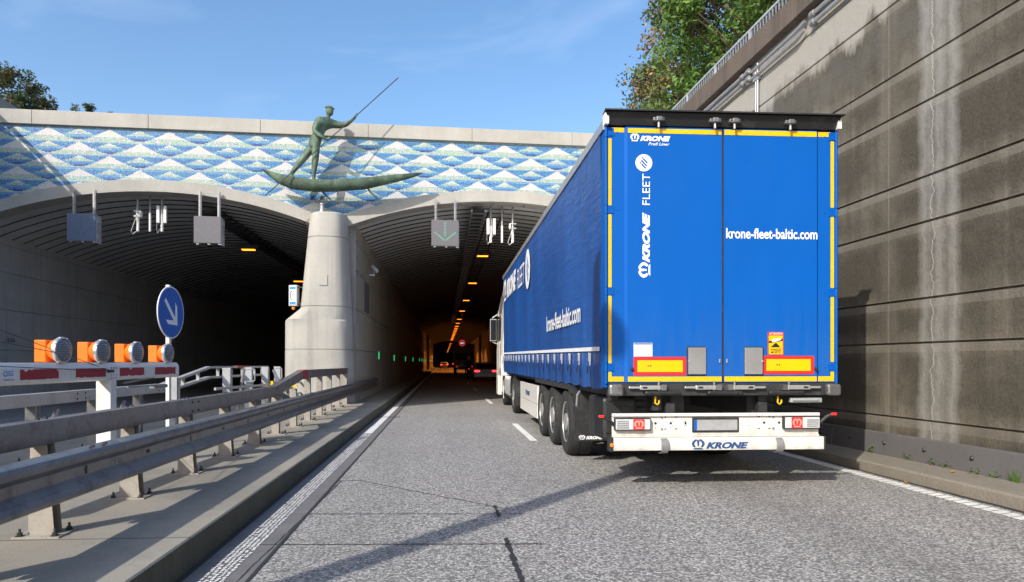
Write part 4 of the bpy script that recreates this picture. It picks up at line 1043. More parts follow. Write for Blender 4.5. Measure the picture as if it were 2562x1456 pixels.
# round arrow sign
sg = thing('direction_sign', 'round blue sign with white diagonal arrow on a pole above the boom', 'sign', (-3.77, 9.72, .2), R(84))
SZ = 2.08 - .2
b = MB(); b.lathe([(.36, 0), (.36, .012)], frame((0, 0, SZ), (1, 0, 0), (0, 0, 1)), 40); recalc(b.build('sign_rim', 'sticker', sg))
b = MB(); b.lathe([(.342, .012), (.342, .014)], frame((0, 0, SZ), (1, 0, 0), (0, 0, 1)), 40); recalc(b.build('sign_disc', 'sign_blue', sg))
b = MB(); A = frame((0, -.0155, SZ), (1, 0, 0), (0, 0, 1)) @ Matrix.Rotation(R(-45), 4, 'Z')
b.raw([(-.24, -.03, 0), (.12, -.03, 0), (.12, .03, 0), (-.24, .03, 0)], [(0, 1, 2, 3)], A)
b.raw([(.24, 0, 0), (.05, .18, 0), (-.03, .18, 0), (.12, .028, 0), (.12, -.028, 0), (-.03, -.18, 0), (.05, -.18, 0)], [(0, 1, 2, 3), (0, 3, 4), (0, 4, 5, 6)], A)
b.build('arrow', 'sticker', sg)
MB().box((-.03, .002, 0), (.03, .05, SZ + .38)).build('pole', 'white', sg)

# ------------------------------------------------------------------ mast behind the camera whose shadow crosses the lane
mt = thing('lighting_mast', 'tall mast on the median behind the camera, seen only by its long shadow', 'mast', (-4.55, -.1, .2))
MB().tube([(0, 0, 0), (0, 0, 8.9)], [.15, .12], 16).build('mast_pole', 'galv', mt, smooth=60)
MB().box((-.2, -.62, 7.85), (.16, -.12, 8.3)).build('camera_housing', 'galv', mt, bev=.15)

# ------------------------------------------------------------------ lorry
TM = (1.746, 7.329, 0)
lo = thing('articulated_lorry', 'blue curtain sided articulated lorry with yellow edged rear doors in the right lane', 'lorry', TM, R(-.33))
Wd = 2.62
def part(name, mb, m=None, parent=None, **k): return mb.build(name, m, parent or lo, **k)
FR = lambda x, z, y=-.034: frame((x, y, z), (1, 0, 0), (0, 0, 1))      # rear-facing plane
FS = lambda y, z, x=-.004: frame((x, y, z), (0, -1, 0), (0, 0, 1))    # left side plane, reading front to rear
# trailer body and roof
b = MB().box((.03, .05, 1.1), (2.59, 13.55, 3.96)); part('cargo_box', b, 'blue_dark')
# curtains (left visible side): a slightly billowing sheet
def curt(side_):
    b = MB(); ny, nz = 110, 16; vs = []
    for i in range(ny + 1):
        y = .16 + (13.5 - .16) * i / ny
        for j in range(nz + 1):
            t = j / nz; z = 1.09 + t * (3.95 - 1.09)
            o_ = .006 * math.sin(y * 9.4) * (1 - t) ** 3 + .010 * noise.noise(Vector((y * .8, z * .9, 3))) + .006 * noise.noise(Vector((y * 3, z * 1.4, 9)))
            if y < 1.2: o_ += .02 * math.exp(-((z - 2.9 - (y - .5)) ** 2) / .02) * math.exp(-(y - .5) ** 2 / .1)
            if j == 0: z += .012 * math.sin(y * 9.4)
            vs.append(((-.0 + o_ + (.012 if t < .03 else 0)) if side_ < 0 else Wd - o_, y, z))
    fs = [(i * (nz + 1) + j, i * (nz + 1) + j + 1, (i + 1) * (nz + 1) + j + 1, (i + 1) * (nz + 1) + j) for i in range(ny) for j in range(nz)]
    b.raw(vs, fs); return b
cl = part('curtain', curt(-1), 'curtain', smooth=80); part('curtain', curt(1), 'curtain', smooth=80)
b = MB()
for i in range(40):
    y0 = .2 + i * .3325; zz = 1.52 + y0 * .0082; z1 = zz + .0027
    b.raw([(-.018, y0, zz), (-.018, y0 + .329, z1), (-.018, y0 + .329, z1 + .048), (-.018, y0, zz + .048), (-.012, y0, zz), (-.012, y0 + .329, z1), (-.012, y0 + .329, z1 + .048), (-.012, y0, zz + .048)], [(3, 2, 1, 0), (4, 5, 6, 7), (0, 1, 5, 4), (2, 3, 7, 6), (0, 4, 7, 3), (1, 2, 6, 5)])
b.build('white_stripe', 'sticker', cl)
b = MB(); b.box((-.02, .0, 3.93), (.03, 13.6, 4.03)); part('roof_rail', b, 'alu')
b = MB(); b.box((2.59, .0, 3.93), (2.64, 13.6, 4.03)); part('roof_rail', b, 'alu')
b = MB(); vs = []
for i in range(60):
    y = .02 + i * .23
    for x, z in ((-.01, 4.0), (.06, 4.05 + .014 * math.sin(i * 2.1)), (1.3, 4.075), (2.56, 4.05 + .014 * math.sin(i * 2.1)), (2.63, 4.0)): vs.append((x, y, z))
b.raw(vs, [(i * 5 + k, i * 5 + k + 1, i * 5 + 5 + k + 1, i * 5 + 5 + k) for i in range(59) for k in range(4)]); part('roof_tarpaulin', b, 'white')
# side lettering
Z = lambda z, y: z + (y * .0)
b = MB(); add_text(b, 'krone-fleet-baltic.com', 2.97, .27, FS(4.22, 1.905, -.022), .022); b.build('side_web_lettering', 'decal_white', cl)
b = MB(); crown(b, .95, .62, FS(13.2, 3.2, -.022)); add_text(b, 'KRONE', 2.6, .52, FS(12.1, 3.2, -.022), .06, .25); b.build('side_logo', 'decal_white', cl)
b = MB(); add_text(b, 'FLEET', 1.6, .46, FS(9.2, 3.15, -.022), .0, .2); b.build('side_fleet_lettering', 'decal_white', cl)
b = MB(); b.lathe([(.42, 0), (.42, .002)], FS(7.0, 3.36, -.022), 36); b.build('side_badge', 'decal_white', cl)
def badge(mb, mtx, s_):
    A2 = mtx @ Matrix.Rotation(R(-45), 4, 'Z') @ Matrix.Diagonal((s_, s_, 1, 1))
    for x0, x1, y in ((-.62, -.46, .28), (-.4, .3, .28), (-.3, -.14, -.28 + .56 - .28), (-.62 + .2, .5, -.02), (-.1, .62, -.3), (-.34, -.18, -.3)):
        mb.raw([(x0, y - .09, 0), (x1, y - .09, 0), (x1, y + .09, 0), (x0, y + .09, 0)], [(0, 1, 2, 3)], A2)
b = MB(); badge(b, FS(7.0, 3.36, -.0255), .42); b.build('side_badge_bars', 'curtain', cl)
# buckles
for k in range(20):
    y = .62 + k * .665
    b = MB(); zo = y * .006
    b.box((-.05, y - .018, 1.40 + zo), (-.02, y + .018, 1.50 + zo)).box((-.04, y - .012, 1.35 + zo), (-.022, y + .012, 1.40 + zo)); bu = part('buckle', b, 'silver', bev=.004)
    b = MB(); j = random.uniform(-.02, .02)
    b.sweep([(-.004, -.0), (.004, -.0), (.004, .004), (-.004, .004)], [(0, 0, 0), (0, .01, 0)]) if 0 else None
    b.raw([(-.034, y - .014, 1.37 + zo), (-.034, y + .014, 1.37 + zo), (-.03, y + .014 - .03, 1.2 + zo), (-.03, y - .014 - .03, 1.2 + zo), (-.012, y + .012, 1.04 + zo), (-.012, y - .012, 1.04 + zo),
           (-.03, y - .012, 1.37 + zo), (-.03, y + .012, 1.37 + zo), (-.026, y - .018, 1.2 + zo), (-.026, y - .042, 1.2 + zo), (-.008, y + .012, 1.04 + zo), (-.008, y - .012, 1.04 + zo)],
          [(0, 1, 2, 3), (3, 2, 4, 5), (7, 6, 9, 8), (8, 9, 11, 10), (0, 3, 9, 6), (3, 5, 11, 9), (2, 1, 7, 8), (4, 2, 8, 10)])
    b.raw([(-.05, y + j, 1.36 + zo), (-.055, y + j + .05, 1.33 + zo), (-.06, y + j + .045, 1.26 + zo), (-.055, y + j - .01, 1.27 + zo), (-.045, y + j, 1.36 + zo), (-.05, y + j + .05, 1.33 + zo), (-.054, y + j + .045, 1.26 + zo), (-.05, y + j - .01, 1.27 + zo)], [(0, 1, 2, 3), (7, 6, 5, 4), (0, 4, 5, 1), (1, 5, 6, 2), (2, 6, 7, 3), (3, 7, 4, 0)])
    b.build('strap', 'text_black', bu)
# rear corner posts and doors
for x0, x1, sgn in ((0.0, .03, -1), (2.592, 2.622, 1)):
    b = MB()
    for z0, z1 in ((1.16, 1.285), (1.29, 1.385), (1.39, 2.12), (2.125, 2.21), (2.215, 3.005), (3.01, 3.1), (3.105, 3.84), (3.845, 3.955)): b.tube([((x0 + x1) / 2, -.012, z0), ((x0 + x1) / 2, -.012, z1)], .016, 10)
    b.box((x0, -.005, 1.12), (x1, .16, 3.97)); part('corner_post', b, 'blue', smooth=40)
def door(xs, label):
    z0, z1 = 1.175, 3.955; b = MB(); n = len(xs)
    vs = [(x, y, z0) for x, y in xs] + [(x, y, z1) for x, y in xs] + [(x, .05, z0) for x, y in xs] + [(x, .05, z1) for x, y in xs]
    fs = [(i, i + 1, n + i + 1, n + i) for i in range(n - 1)] + [(2 * n + i + 1, 2 * n + i, 3 * n + i, 3 * n + i + 1) for i in range(n - 1)]
    fs += [(n + i, n + i + 1, 3 * n + i + 1, 3 * n + i) for i in range(n - 1)] + [(i + 1, i, 2 * n + i, 2 * n + i + 1) for i in range(n - 1)] + [(0, n, 3 * n, 2 * n), (n - 1, 3 * n - 1, 4 * n - 1, 2 * n - 1)]
    b.raw(vs, fs); d = part('rear_door', b, 'door_blue'); d['label'] = label; return d
dl = door([(.034, -.006), (.216, -.006), (.245, -.03), (1.304, -.03)], 'left rear door with vertical lettering')
dr = door([(1.316, -.03), (2.374, -.03), (2.398, -.006), (2.588, -.006)], 'right rear door with web address')
MB().box((1.296, -.036, 1.18), (1.312, -.028, 3.95)).build('door_seal', 'black_plastic', dl)
# hinges
for x0, x1, d in ((.03, .1, dl), (2.52, 2.59, dr)):
    for zc in (1.337, 2.165, 3.055, 3.9):
        b = MB().box((x0, -.014, zc - .042), (x1, -.006, zc + .042))
        for zz in (-.028, .028): b.lathe([(.008, 0), (.006, .006)], FR((x0 + x1) / 2 - (.0), zc + zz, -.014), 8)
        b.lathe([(.008, 0), (.006, .006)], FR(x1 + .04 if x0 < 1 else x0 - .04, zc, -.007), 8); b.build('hinge', 'blue', d)
def ystrip(d, rects, emb):
    b = MB()
    for x0, z0, x1, z1, y in rects: b.box((x0, y - .002, z0), (x1, y, z1))
    s_ = b.build('reflective_strip', 'yellow', d)
    b = MB()
    for x, z, y in emb: crown(b, .03, .022, FR(x - .015, z - .011, y - .0045))
    b.build('strip_emblems', 'yellow_dim', s_)
A_, B_ = -.0065, -.0305
ystrip(dl, [(.074, 3.9, .214, 3.95, A_), (.25, 3.89, 1.292, 3.94, B_), (.04, 3.105, .075, 3.832, A_), (.04, 2.212, .075, 3.005, A_), (.04, 1.385, .075, 2.12, A_), (.04, 1.185, .075, 1.29, A_), (.075, 1.185, .21, 1.238, A_), (.25, 1.185, 1.292, 1.238, B_)],
       [(.19, 3.925, A_), (.57, 3.915, B_), (.9, 3.915, B_), (1.23, 3.915, B_), (.058, 3.63, A_), (.058, 3.3, A_), (.058, 2.88, A_), (.058, 2.53, A_), (.058, 1.79, A_), (.058, 1.45, A_), (.35, 1.212, B_), (.7, 1.212, B_), (1.02, 1.212, B_)])
ystrip(dr, [(1.325, 3.89, 2.37, 3.945, B_), (2.402, 3.9, 2.54, 3.95, A_), (2.545, 3.115, 2.583, 3.85, A_), (2.545, 2.222, 2.583, 3.02, A_), (2.545, 1.4, 2.583, 2.135, A_), (2.545, 1.185, 2.583, 1.31, A_), (1.325, 1.185, 2.37, 1.238, B_), (2.402, 1.185, 2.545, 1.238, A_)],
       [(1.55, 3.915, B_), (1.88, 3.915, B_), (2.2, 3.915, B_), (2.564, 3.53, A_), (2.564, 3.2, A_), (2.564, 2.77, A_), (2.564, 2.45, A_), (2.564, 1.99, A_), (2.564, 1.66, A_), (1.47, 1.212, B_), (1.8, 1.212, B_), (2.13, 1.212, B_), (2.45, 1.212, A_)])
# rear lettering
b = MB(); crown(b, .10, .085, FR(.275, 3.80)); add_text(b, 'KRONE', .335, .058, FR(.385, 3.802), .06, .3); b.build('door_logo', 'decal_white', dl)
b = MB(); add_text(b, 'Profi Liner', .235, .032, FR(.475, 3.757), .012, .3); b.build('model_lettering', 'decal_white', dl)
FV = lambda x, z: frame((x, -.034, z), (0, 0, 1), (-1, 0, 0))   # reading upwards
b = MB(); crown(b, .17, .13, FV(.493, 2.315)); add_text(b, 'KRONE', .545, .083, FV(.492, 2.48), .06, .3); b.build('vertical_logo', 'decal_white', dl)
b = MB(); add_text(b, 'FLEET', .34, .082, FV(.492, 3.107), .0); b.build('fleet_lettering', 'decal_white', dl)
b = MB(); b.lathe([(.093, 0), (.093, .001)], FR(.425, 3.565), 36); bd = b.build('round_badge', 'decal_white', dl)
b = MB(); badge(b, FR(.425, 3.565, -.0365), .093); b.build('badge_bars', 'blue', bd)
b = MB(); add_text(b, 'krone-fleet-baltic.com', 1.035, .115, FR(1.343, 2.753), .02); b.build('web_lettering', 'decal_white', dr)
# plates, boxes, boards
for d, x0, x1, z0, z1, xi0, xi1, zi0, zi1 in ((dl, .31, .895, 1.251, 1.453, .354, .857, 1.289, 1.416), (dr, 1.765, 2.34, 1.262, 1.465, 1.797, 2.3, 1.3, 1.43)):
    mk = MB().box((x0, -.034, z0), (x1, -.030, z1)).build('marker_board', 'red', d)
    MB().box((xi0, -.037, zi0), (xi1, -.034, zi1)).build('yellow_field', 'yellow', mk)
    b = MB(); add_text(b, 'M', .02, .014, FR(xi0 + .11, zi0 + .06, -.0385), .02, .2); b.lathe([(.008, 0), (.008, .001)], FR(xi0 + .145, zi0 + .066, -.0375), 8); b.build('small_mark', 'text_black', mk)
for d, x0, x1, hx in ((dl, .902, 1.114, .918), (dr, 1.545, 1.762, 1.748)):
    hb = MB().box((x0 if d is dl else x0 - .0, -.046, 1.252), (x1, -.030, 1.566)).build('document_box', 'black_plastic', d, bev=.01)
    MB().box((x0 + (.014 if d is dl else .002), -.0505, 1.264), (x1 - (.002 if d is dl else .014), -.046, 1.556)).build('box_lid', 'alu', hb, bev=.004)
    MB().lathe([(.01, 0), (.008, .008)], FR(hx, 1.405, -.0505), 8).build('lid_catch', 'silver', hb)
for d, x in ((dl, 1.27), (dr, 1.352)): MB().box((x - .008, -.042, 1.39), (x + .008, -.03, 1.43)).build('pull_eye', 'silver', d, bev=.003)
for d, x in ((dl, .296), (dr, 2.362)): MB().lathe([(.02, 0), (.018, .02), (.012, .022)], FR(x, 1.32, -.03), 10).build('rubber_buffer', 'black_plastic', d)
at = MB().box((1.814, -.0335, 1.472), (1.992, -.0305, 1.728)).build('warning_sticker', 'red', dr)
MB().box((1.824, -.0355, 1.482), (1.982, -.0336, 1.69)).build('sticker_field', 'yellow', at)
b = MB(); add_text(b, 'ATTENTION', .15, .02, FR(1.828, 1.7, -.0362), .02); b.build('sticker_heading', 'decal_white', at)
b = MB(); add_text(b, 'ANGLES', .12, .022, FR(1.844, 1.522, -.0362), .03); add_text(b, 'MORTS', .11, .022, FR(1.849, 1.494, -.0362), .03)
for tri in ([(.0, .075), (.0, .045), (.08, .055)], [(.158, .1), (.158, .07), (.07, .055)], [(.02, 0), (.07, .045), (.09, .045), (.13, .0)]):
    b.prism([(x, z) for x, z in tri], .0004, FR(1.824, 1.56, -.036))
b.build('sticker_print', 'text_black', at)
b = MB(); b.prism([(0, 0), (.06, .012), (.075, .02), (.075, .045), (.01, .035), (0, .03)], .0006, FR(1.862, 1.615, -.037)); b.prism([(.078, .02), (.1, .026), (.1, .042), (.078, .04)], .0006, FR(1.862, 1.615, -.037)); b.build('sticker_lorry', 'sticker', at)
cdn = MB().box((.314, -.0335, 1.458), (.52, -.0305, 1.605)).build('certificate_sticker', 'sticker', dl)
b = MB().box((.318, -.035, 1.588), (.516, -.0337, 1.601)); 
add_text(b, 'Ladungssicherungs-Zertifikat', .18, .012, FR(.326, 1.555, -.0355), .01); add_text(b, 'für Getränketransporte', .14, .012, FR(.326, 1.537, -.0355), .01); b.build('certificate_print', 'navy', cdn)
# roof flap
b = MB(); b.raw([(-.028, -.14, 4.11), (2.64, -.14, 4.11), (2.62, -.02, 4.10), (.0, -.02, 4.10), (-.028, -.14, 4.095), (2.64, -.14, 4.095), (2.62, .1, 4.13), (.0, .1, 4.13)], [(3, 2, 1, 0), (0, 1, 5, 4), (0, 4, 7, 3), (1, 2, 6, 5), (3, 7, 6, 2)])
b.raw([(.0, -.10, 4.097), (2.62, -.10, 4.097), (2.6, -.035, 3.97), (.02, -.035, 3.97), (.0, .1, 4.12), (2.62, .1, 4.12), (2.6, .1, 3.97), (.02, .1, 3.97)], [(3, 2, 1, 0), (3, 7, 6, 2), (0, 4, 7, 3), (1, 2, 6, 5), (0, 1, 5, 4)])
fl = part('roof_flap', recalc(b.build('x', 'black_plastic', None)) and b, 'black_plastic', bev=.006)
bpy.data.objects.remove(bpy.data.objects['x'])
for x in (0, 2.6): MB().box((x - .012, -.08, 3.97), (x + .03, .04, 4.09)).build('flap_bracket', 'white', fl)
for x in (.572, 1.195, 1.413, 2.04):
    b = MB().box((x - .06, -.11, 4.005), (x - .02, -.06, 4.04)).box((x + .02, -.11, 4.005), (x + .06, -.06, 4.04)).box((x - .03, -.13, 4.0), (x + .03, -.06, 4.045)).box((x - .055, -.12, 4.02), (x + .055, -.1, 4.028)); b.build('lock_keeper', 'galv_rail', fl, bev=.006)
    MB().tube([(x, -.09, 3.94), (x, -.09, 4.0)], .014, 10).build('lock_rod', 'silver', fl)
# rear cross member
cm = part('cross_member', MB().box((.04, -.02, 1.03), (2.6, .08, 1.168)), 'black_metal', bev=.006)
for x in (.03, 2.46): MB().box((x, -.10, 1.03), (x + .16, -.02, 1.155)).build('corner_buffer', 'galv_rail', cm, bev=.025)
for x0, x1, g in ((.252, .663, 1), (.869, 1.279, 1), (1.347, 1.777, -1), (1.959, 2.4, -1)):
    a, c_ = (x0, x1) if g > 0 else (x1, x0)
    b = MB().box((min(a, a + g * .13), -.07, 1.107), (max(a, a + g * .13), -.045, 1.132)).box((min(a + g * .12, c_ - g * .06), -.075, 1.095), (max(a + g * .12, c_ - g * .06), -.04, 1.142))
    hd = b.build('locking_handle', 'silver', cm, bev=.008)
    MB().box((min(a + g * .15, a + g * .2), -.078, 1.11), (max(a + g * .15, a + g * .2), -.074, 1.13)).build('handle_slot', 'black_plastic', hd)
    MB().box((c_ - .06 if g > 0 else c_, -.08, 1.09), (c_ if g > 0 else c_ + .06, -.02, 1.15)).tube([(c_ - g * .08, -.06, 1.09), (c_ - g * .08, -.06, 1.19)], .014, 8).build('lock_bracket', 'galv_rail', hd)
for x0, x1 in ((.429, .825), (1.122, 1.522), (1.817, 2.216)):
    b = MB().box((x0, -.075, 1.036), (x1, -.02, 1.084)); bf = b.build('bumper_block', 'black_plastic', cm, bev=.02)
    MB().lathe([(.012, 0), (.01, .004)], FR(x0 + .07, 1.06, -.075), 6).lathe([(.012, 0), (.01, .004)], FR(x1 - .06, 1.06, -.075), 6).each('bolt', 'text_black', bf)
# chassis rails, underbody
ch = part('chassis', MB().box((.8, .2, .8), (.95, 13.2, 1.08)).box((1.68, .2, .8), (1.83, 13.2, 1.08)).box((.1, .1, 1.02), (2.52, 13.4, 1.09)).box((.56, .1, .86), (.66, .2, 1.03)).box((1.77, .1, .84), (1.845, .2, 1.03)).box((.3, 6.2, .4), (2.3, 8.9, .9)).box((.3, 2.0, .55), (2.3, 2.1, 1.0)), 'black_metal')
b = MB()
for z in (.83, .9, .97): b.box((.1, .3, z), (.56, .34, z + .045))
b.build('ribbed_bracket', 'black_plastic', ch)
for x in (.585, 1.965): MB().tube([(x - .02, 0, 1.02), (x - .025, 0, .95), (x, 0, .93), (x + .02, 0, .95), (x + .02, 0, .98)], .010, 8).build('towing_hook', 'yellow_paint', ch, smooth=60)
MB().box((2.08, -.02, .95), (2.44, .03, 1.0)).box((2.1, -.04, .97), (2.4, -.02, .98)).build('ladder_step', 'galv_light', ch, bev=.006)
# light carrier panel
lc = part('light_carrier', MB().box((.078, -.015, .6), (2.4, .0, .80)).box((.078, -.045, .805), (2.4, .0, .838)).box((.078, -.03, .578), (2.4, .0, .60)), 'carrier_white', bev=.003)
b = MB()
for x in [.1, .17, .25, .5, .58, .66, .73, .81, .88, 1.2, 1.28, 1.6, 1.68, 1.75, 1.9, 1.98, 2.22, 2.3]: b.lathe([(.0045, 0), (.0045, .001)], FR(x, .82, -.0455), 8)
for x in (.56, .73, 1.78, 1.95): b.lathe([(.014, 0), (.014, .001)], FR(x, .728, -.0155), 12)
for x, z in ((.56, .68), (.73, .68), (.75, .75), (.75, .7), (.88, .75), (.88, .7), (.91, .76), (.91, .7), (1.6, .76), (1.6, .7), (1.78, .68), (1.95, .68), (1.76, .76)): b.lathe([(.005, 0), (.005, .001)], FR(x, z, -.0155), 8)
b.lathe([(.013, 0), (.013, .001)], FR(.895, .728, -.0155), 12).box((.891, -.0165, .705), (.899, -.0155, .752))
for x in (.67, .79, 1.72, 1.84):
    for z in (.665, .795): b.box((x - .012, -.0165, z - .005), (x + .012, -.0155, z + .005))
b.build('mounting_holes', 'text_black', lc)
b = MB()
for x in (.63, 1.885):
    for z in (.665, .79): b.lathe([(.014, 0), (.012, .008)], FR(x, z, -.0155), 10)
b.each('bolt', 'galv', lc)
for x0, x1, z0, z1, flip in ((.095, .497, .655, .79, 0), (1.978, 2.392, .66, .803, 1)):
    l_ = MB().box((x0, -.07, z0), (x1, -.015, z1)).build('tail_light', 'black_plastic', lc, bev=.012)
    MB().box((x0 + .012, -.078, z0 + .012), (x1 - .012, -.07, z1 - .012)).build('lens_cover', 'lamp_clear', l_, bev=.005)
    w_ = x1 - x0
    rx0, rx1 = (x0 + w_ * .5, x0 + w_ * .81) if not flip else (x0 + w_ * .2, x0 + w_ * .5)
    e_ = MB().box((rx0, -.081, z0 + .012), (rx1, -.078, z1 - .012)).build('red_lens', 'red', l_)
    b = MB(); crown(b, (rx1 - rx0) * .9, (z1 - z0) * .68, FR(rx0 + (rx1 - rx0) * .05, z0 + .024, -.0825)); b.build('lens_emblem', 'pink', l_)
    b = MB(); g0 = x0 + .025 if not flip else x1 - .155
    for i in range(6):
        for j in range(4): b.box((g0 + i * .022, -.082, z0 + .025 + j * .023), (g0 + i * .022 + .017, -.078, z0 + .04 + j * .023))
    b.build('reflector_grid', 'galv', l_)
pl_ = MB().box((.965, -.03, .627), (1.49, -.015, .792)).build('plate_holder', 'black_plastic', lc, bev=.01)
MB().box((.985, -.034, .65), (1.47, -.03, .765)).build('blank_plate', 'galv_light', pl_)
MB().box((.985, -.036, .65), (1.015, -.034, .765)).build('plate_band', 'sign_blue', pl_)
for sgn, p0_, p1_ in ((-1, (.09, -.03, .72), (-.05, -.05, .81)), (1, (2.4, -.03, .72), (2.55, -.05, .825))):
    ar = MB().tube([p0_, tuple((Vector(p0_) + Vector(p1_)) / 2 + Vector((0, 0, .02))), p1_], .02, 8).build('marker_arm', 'black_plastic', lc, smooth=60)
    MB().box((p1_[0] - .028, p1_[1] - .03, p1_[2] - .013), (p1_[0] + .028, p1_[1], p1_[2] + .013)).build('marker_lamp', 'red_lamp', ar, bev=.006)
# underrun bar
ub = part('underrun_bar', MB().box((.085, -.06, .435), (2.44, .06, .574)), 'bar_white', bev=.006)
MB().box((.045, -.065, .425), (.085, .07, .58)).box((2.44, -.065, .43), (2.462, .07, .58)).each('end_cap', 'black_plastic', ub, bev=.008)
MB().lathe([(.022, 0), (.02, .005)], FR(.064, .5, -.066), 14).build('amber_reflector', 'amber', ub)
b = MB(); crown(b, .145, .112, FR(.948, .447, -.0605)); add_text(b, 'KRONE', .475, .074, FR(1.108, .45, -.061), .06, .3); b.build('bar_logo', 'navy', ub)
b = MB()
for x in (.1, .23, .365, .385, .96, 1.57, 1.97, 2.1, 2.13, 2.27, 2.4):
    for z in (.455, .55): b.lathe([(.004, 0), (.004, .001)], FR(x, z, -.0605), 6)
b.build('bar_holes', 'text_black', ub)
for x in (.601, 1.885):
    vs = []; pr = [(-.062, .57), (-.095, .55), (-.11, .5), (-.105, .44), (-.08, .41), (-.02, .40), (.04, .40), (.04, .406), (-.02, .408), (-.075, .418), (-.097, .445), (-.1, .5), (-.087, .54), (-.062, .56)]
    n = len(pr); b = MB().raw([(x, y, z) for y, z in pr] + [(x + .075, y, z) for y, z in pr], [(i, (i + 1) % n, n + (i + 1) % n, n + i) for i in range(n)] + [tuple(range(n)), tuple(range(n, 2 * n))[::-1]]); recalc(b.build('bar_hook', 'galv', ub, smooth=50))
MB().box((.7, .06, .42), (.8, .16, .95)).box((1.75, .06, .42), (1.85, .16, .95)).each('bar_support', 'black_metal', ub)
# toolbox, mudflap, side rail
tb = part('toolbox', MB().box((.02, .2, .52), (.42, .95, 1.0)), 'black_plastic', bev=.04)
MB().box((.06, .185, .6), (.36, .2, .9)).box((.09, .18, .96), (.2, .3, 1.02)).build('box_cover', 'black_plastic', tb, bev=.012)
MB().tube([(-.02, 1.4, .82), (-.06, 1.3, .84), (-.06, 1.25, .98), (-.02, 1.3, 1.02)], .014, 8).build('grab_handle', 'silver', lo)
b = MB().box((.02, 1.95, .68), (.5, 1.98, 1.07)).box((.03, 1.93, .31), (.49, 1.95, .68)); mf_ = part('mudflap', b, 'black_plastic')
b = MB(); crown(b, .09, .06, FR(.09, .335, 1.926)); add_text(b, 'KRONE', .24, .045, FR(.19, .335, 1.926), .06, .3); b.build('flap_logo', 'decal_white', mf_)
b = MB().box((.02, 2.3, 1.0), (.06, 6.05, 1.09)).box((.02, 2.0, .95), (.5, 2.35, 1.07)); part('fender_rail', b, 'black_metal', bev=.01)
part('mudflap', MB().box((2.1, 1.95, .31), (2.58, 1.98, 1.07)), 'black_plastic')
def wheel(y, inset, r=.5, sides=(-1, 1), wd=.36, rimc='steel_rim'):
    for sgn in sides:
        x = inset if sgn < 0 else Wd - inset
        Fm = Matrix.Translation((x, y, r)) @ Matrix.Rotation(R(-90) * (1 if sgn < 0 else -1), 4, 'Y')
        b = MB(); b.lathe([(.3, -.02), (.33, .0), (.40, .012), (r - .035, .0), (r - .01, -.03), (r, -.06), (r, -.15), (r - .012, -.155), (r - .012, -.165), (r, -.17), (r, -wd + .05), (r - .01, -wd + .02), (.4, -wd), (.3, -wd + .02)], Fm, 40)
        wh = part('wheel', b, 'rubber', smooth=35)
        b = MB(); b.lathe([(.31, -.02), (.305, -.008), (.29, -.012), (.275, -.05), (.262, -.12), (.215, -.15), (.15, -.145), (.135, -.1), (.13, -.01), (.11, .005), (.02, .01)], Fm, 28); rm = b.build('rim', rimc, wh, smooth=35)
        b = MB()
        for k in range(8):
            a_ = (k + .5) * math.pi / 4; b.lathe([(.026, -.13), (.026, -.11)], Fm @ Matrix.Translation((.238 * math.cos(a_), .238 * math.sin(a_), 0)), 8)
        b.build('hand_holes', 'text_black', rm)
        b = MB()
        for k in range(10):
            a_ = k * math.pi / 5; b.lathe([(.02, -.15), (.02, -.075), (.012, -.07)], Fm @ Matrix.Translation((.17 * math.cos(a_), .17 * math.sin(a_), 0)), 6)
        b.each('wheel_nut', 'silver', wh)
for y in (2.85, 4.16, 5.47): wheel(y, .06)
# side pallet box
pb = part('side_cover', MB().box((.05, 6.0, .56), (.09, 9.1, .93)).box((.05, 6.0, .28), (.09, 9.1, .55)), 'white_panel', bev=.006)
b = MB(); crown(b, .2, .12, FS(7.95, .67, .044)); add_text(b, 'KRONE', .5, .1, FS(7.7, .67, .044), .06, .3); b.build('cover_logo', 'navy', pb)
MB().box((.09, 5.98, .27), (.3, 6.02, .94)).build('cover_edge', 'black_metal', pb)
# tractor
wheel(11.2, .08, .5, wd=.55); wheel(14.75, .1, .5, rimc='white')
b = MB(); vs = []
for i in range(9):
    a_ = math.pi * i / 8; vs += [(.05, 11.2 - .62 * math.cos(a_), .5 + .62 * math.sin(a_)), (.6, 11.2 - .62 * math.cos(a_), .5 + .62 * math.sin(a_))]
b.raw(vs, [(2 * i, 2 * i + 1, 2 * i + 3, 2 * i + 2) for i in range(8)]); b.box((.05, 10.5, .25), (.6, 10.55, .6)); part('rear_mudguard', b, 'black_plastic', smooth=60)
b = MB(); 
b.box((.06, 12.0, .42), (.5, 13.7, .98))
ft = part('fuel_tank', b, 'galv_light', bev=.13)
for k in range(5):
    y = 12.25 + k * .3; MB().tube([(.5, y, .99), (.2, y, .99), (.07, y, .95), (.045, y, .85), (.045, y, .55), (.07, y, .45), (.2, y, .41)], .022, 6).build('tank_strap', 'silver', ft, smooth=60)
part('tractor_frame', MB().box((.85, 10.3, .55), (1.75, 15.8, .85)).box((.1, 12.2, .35), (2.5, 13.9, .45)), 'black_metal')
cabp = [(14.0, .95), (14.0, 3.62), (14.5, 3.8), (15.2, 3.7), (15.9, 3.0), (16.15, 2.1), (16.2, .45), (15.4, .45), (15.3, .95), (14.95, 1.15), (14.5, 1.15), (14.2, .95)]
n = len(cabp); b = MB().raw([(-.02 + (.12 if z > 3.3 else 0), y, z) for y, z in cabp] + [(2.54 - (.12 if z > 3.3 else 0), y, z) for y, z in cabp], [(i, (i + 1) % n, n + (i + 1) % n, n + i) for i in range(n)] + [tuple(range(n))[::-1], tuple(range(n, 2 * n))])
cab = part('cab', recalc(b.build('x', 'white', None)) and b, 'white_panel', bev=.03); bpy.data.objects.remove(bpy.data.objects['x'])
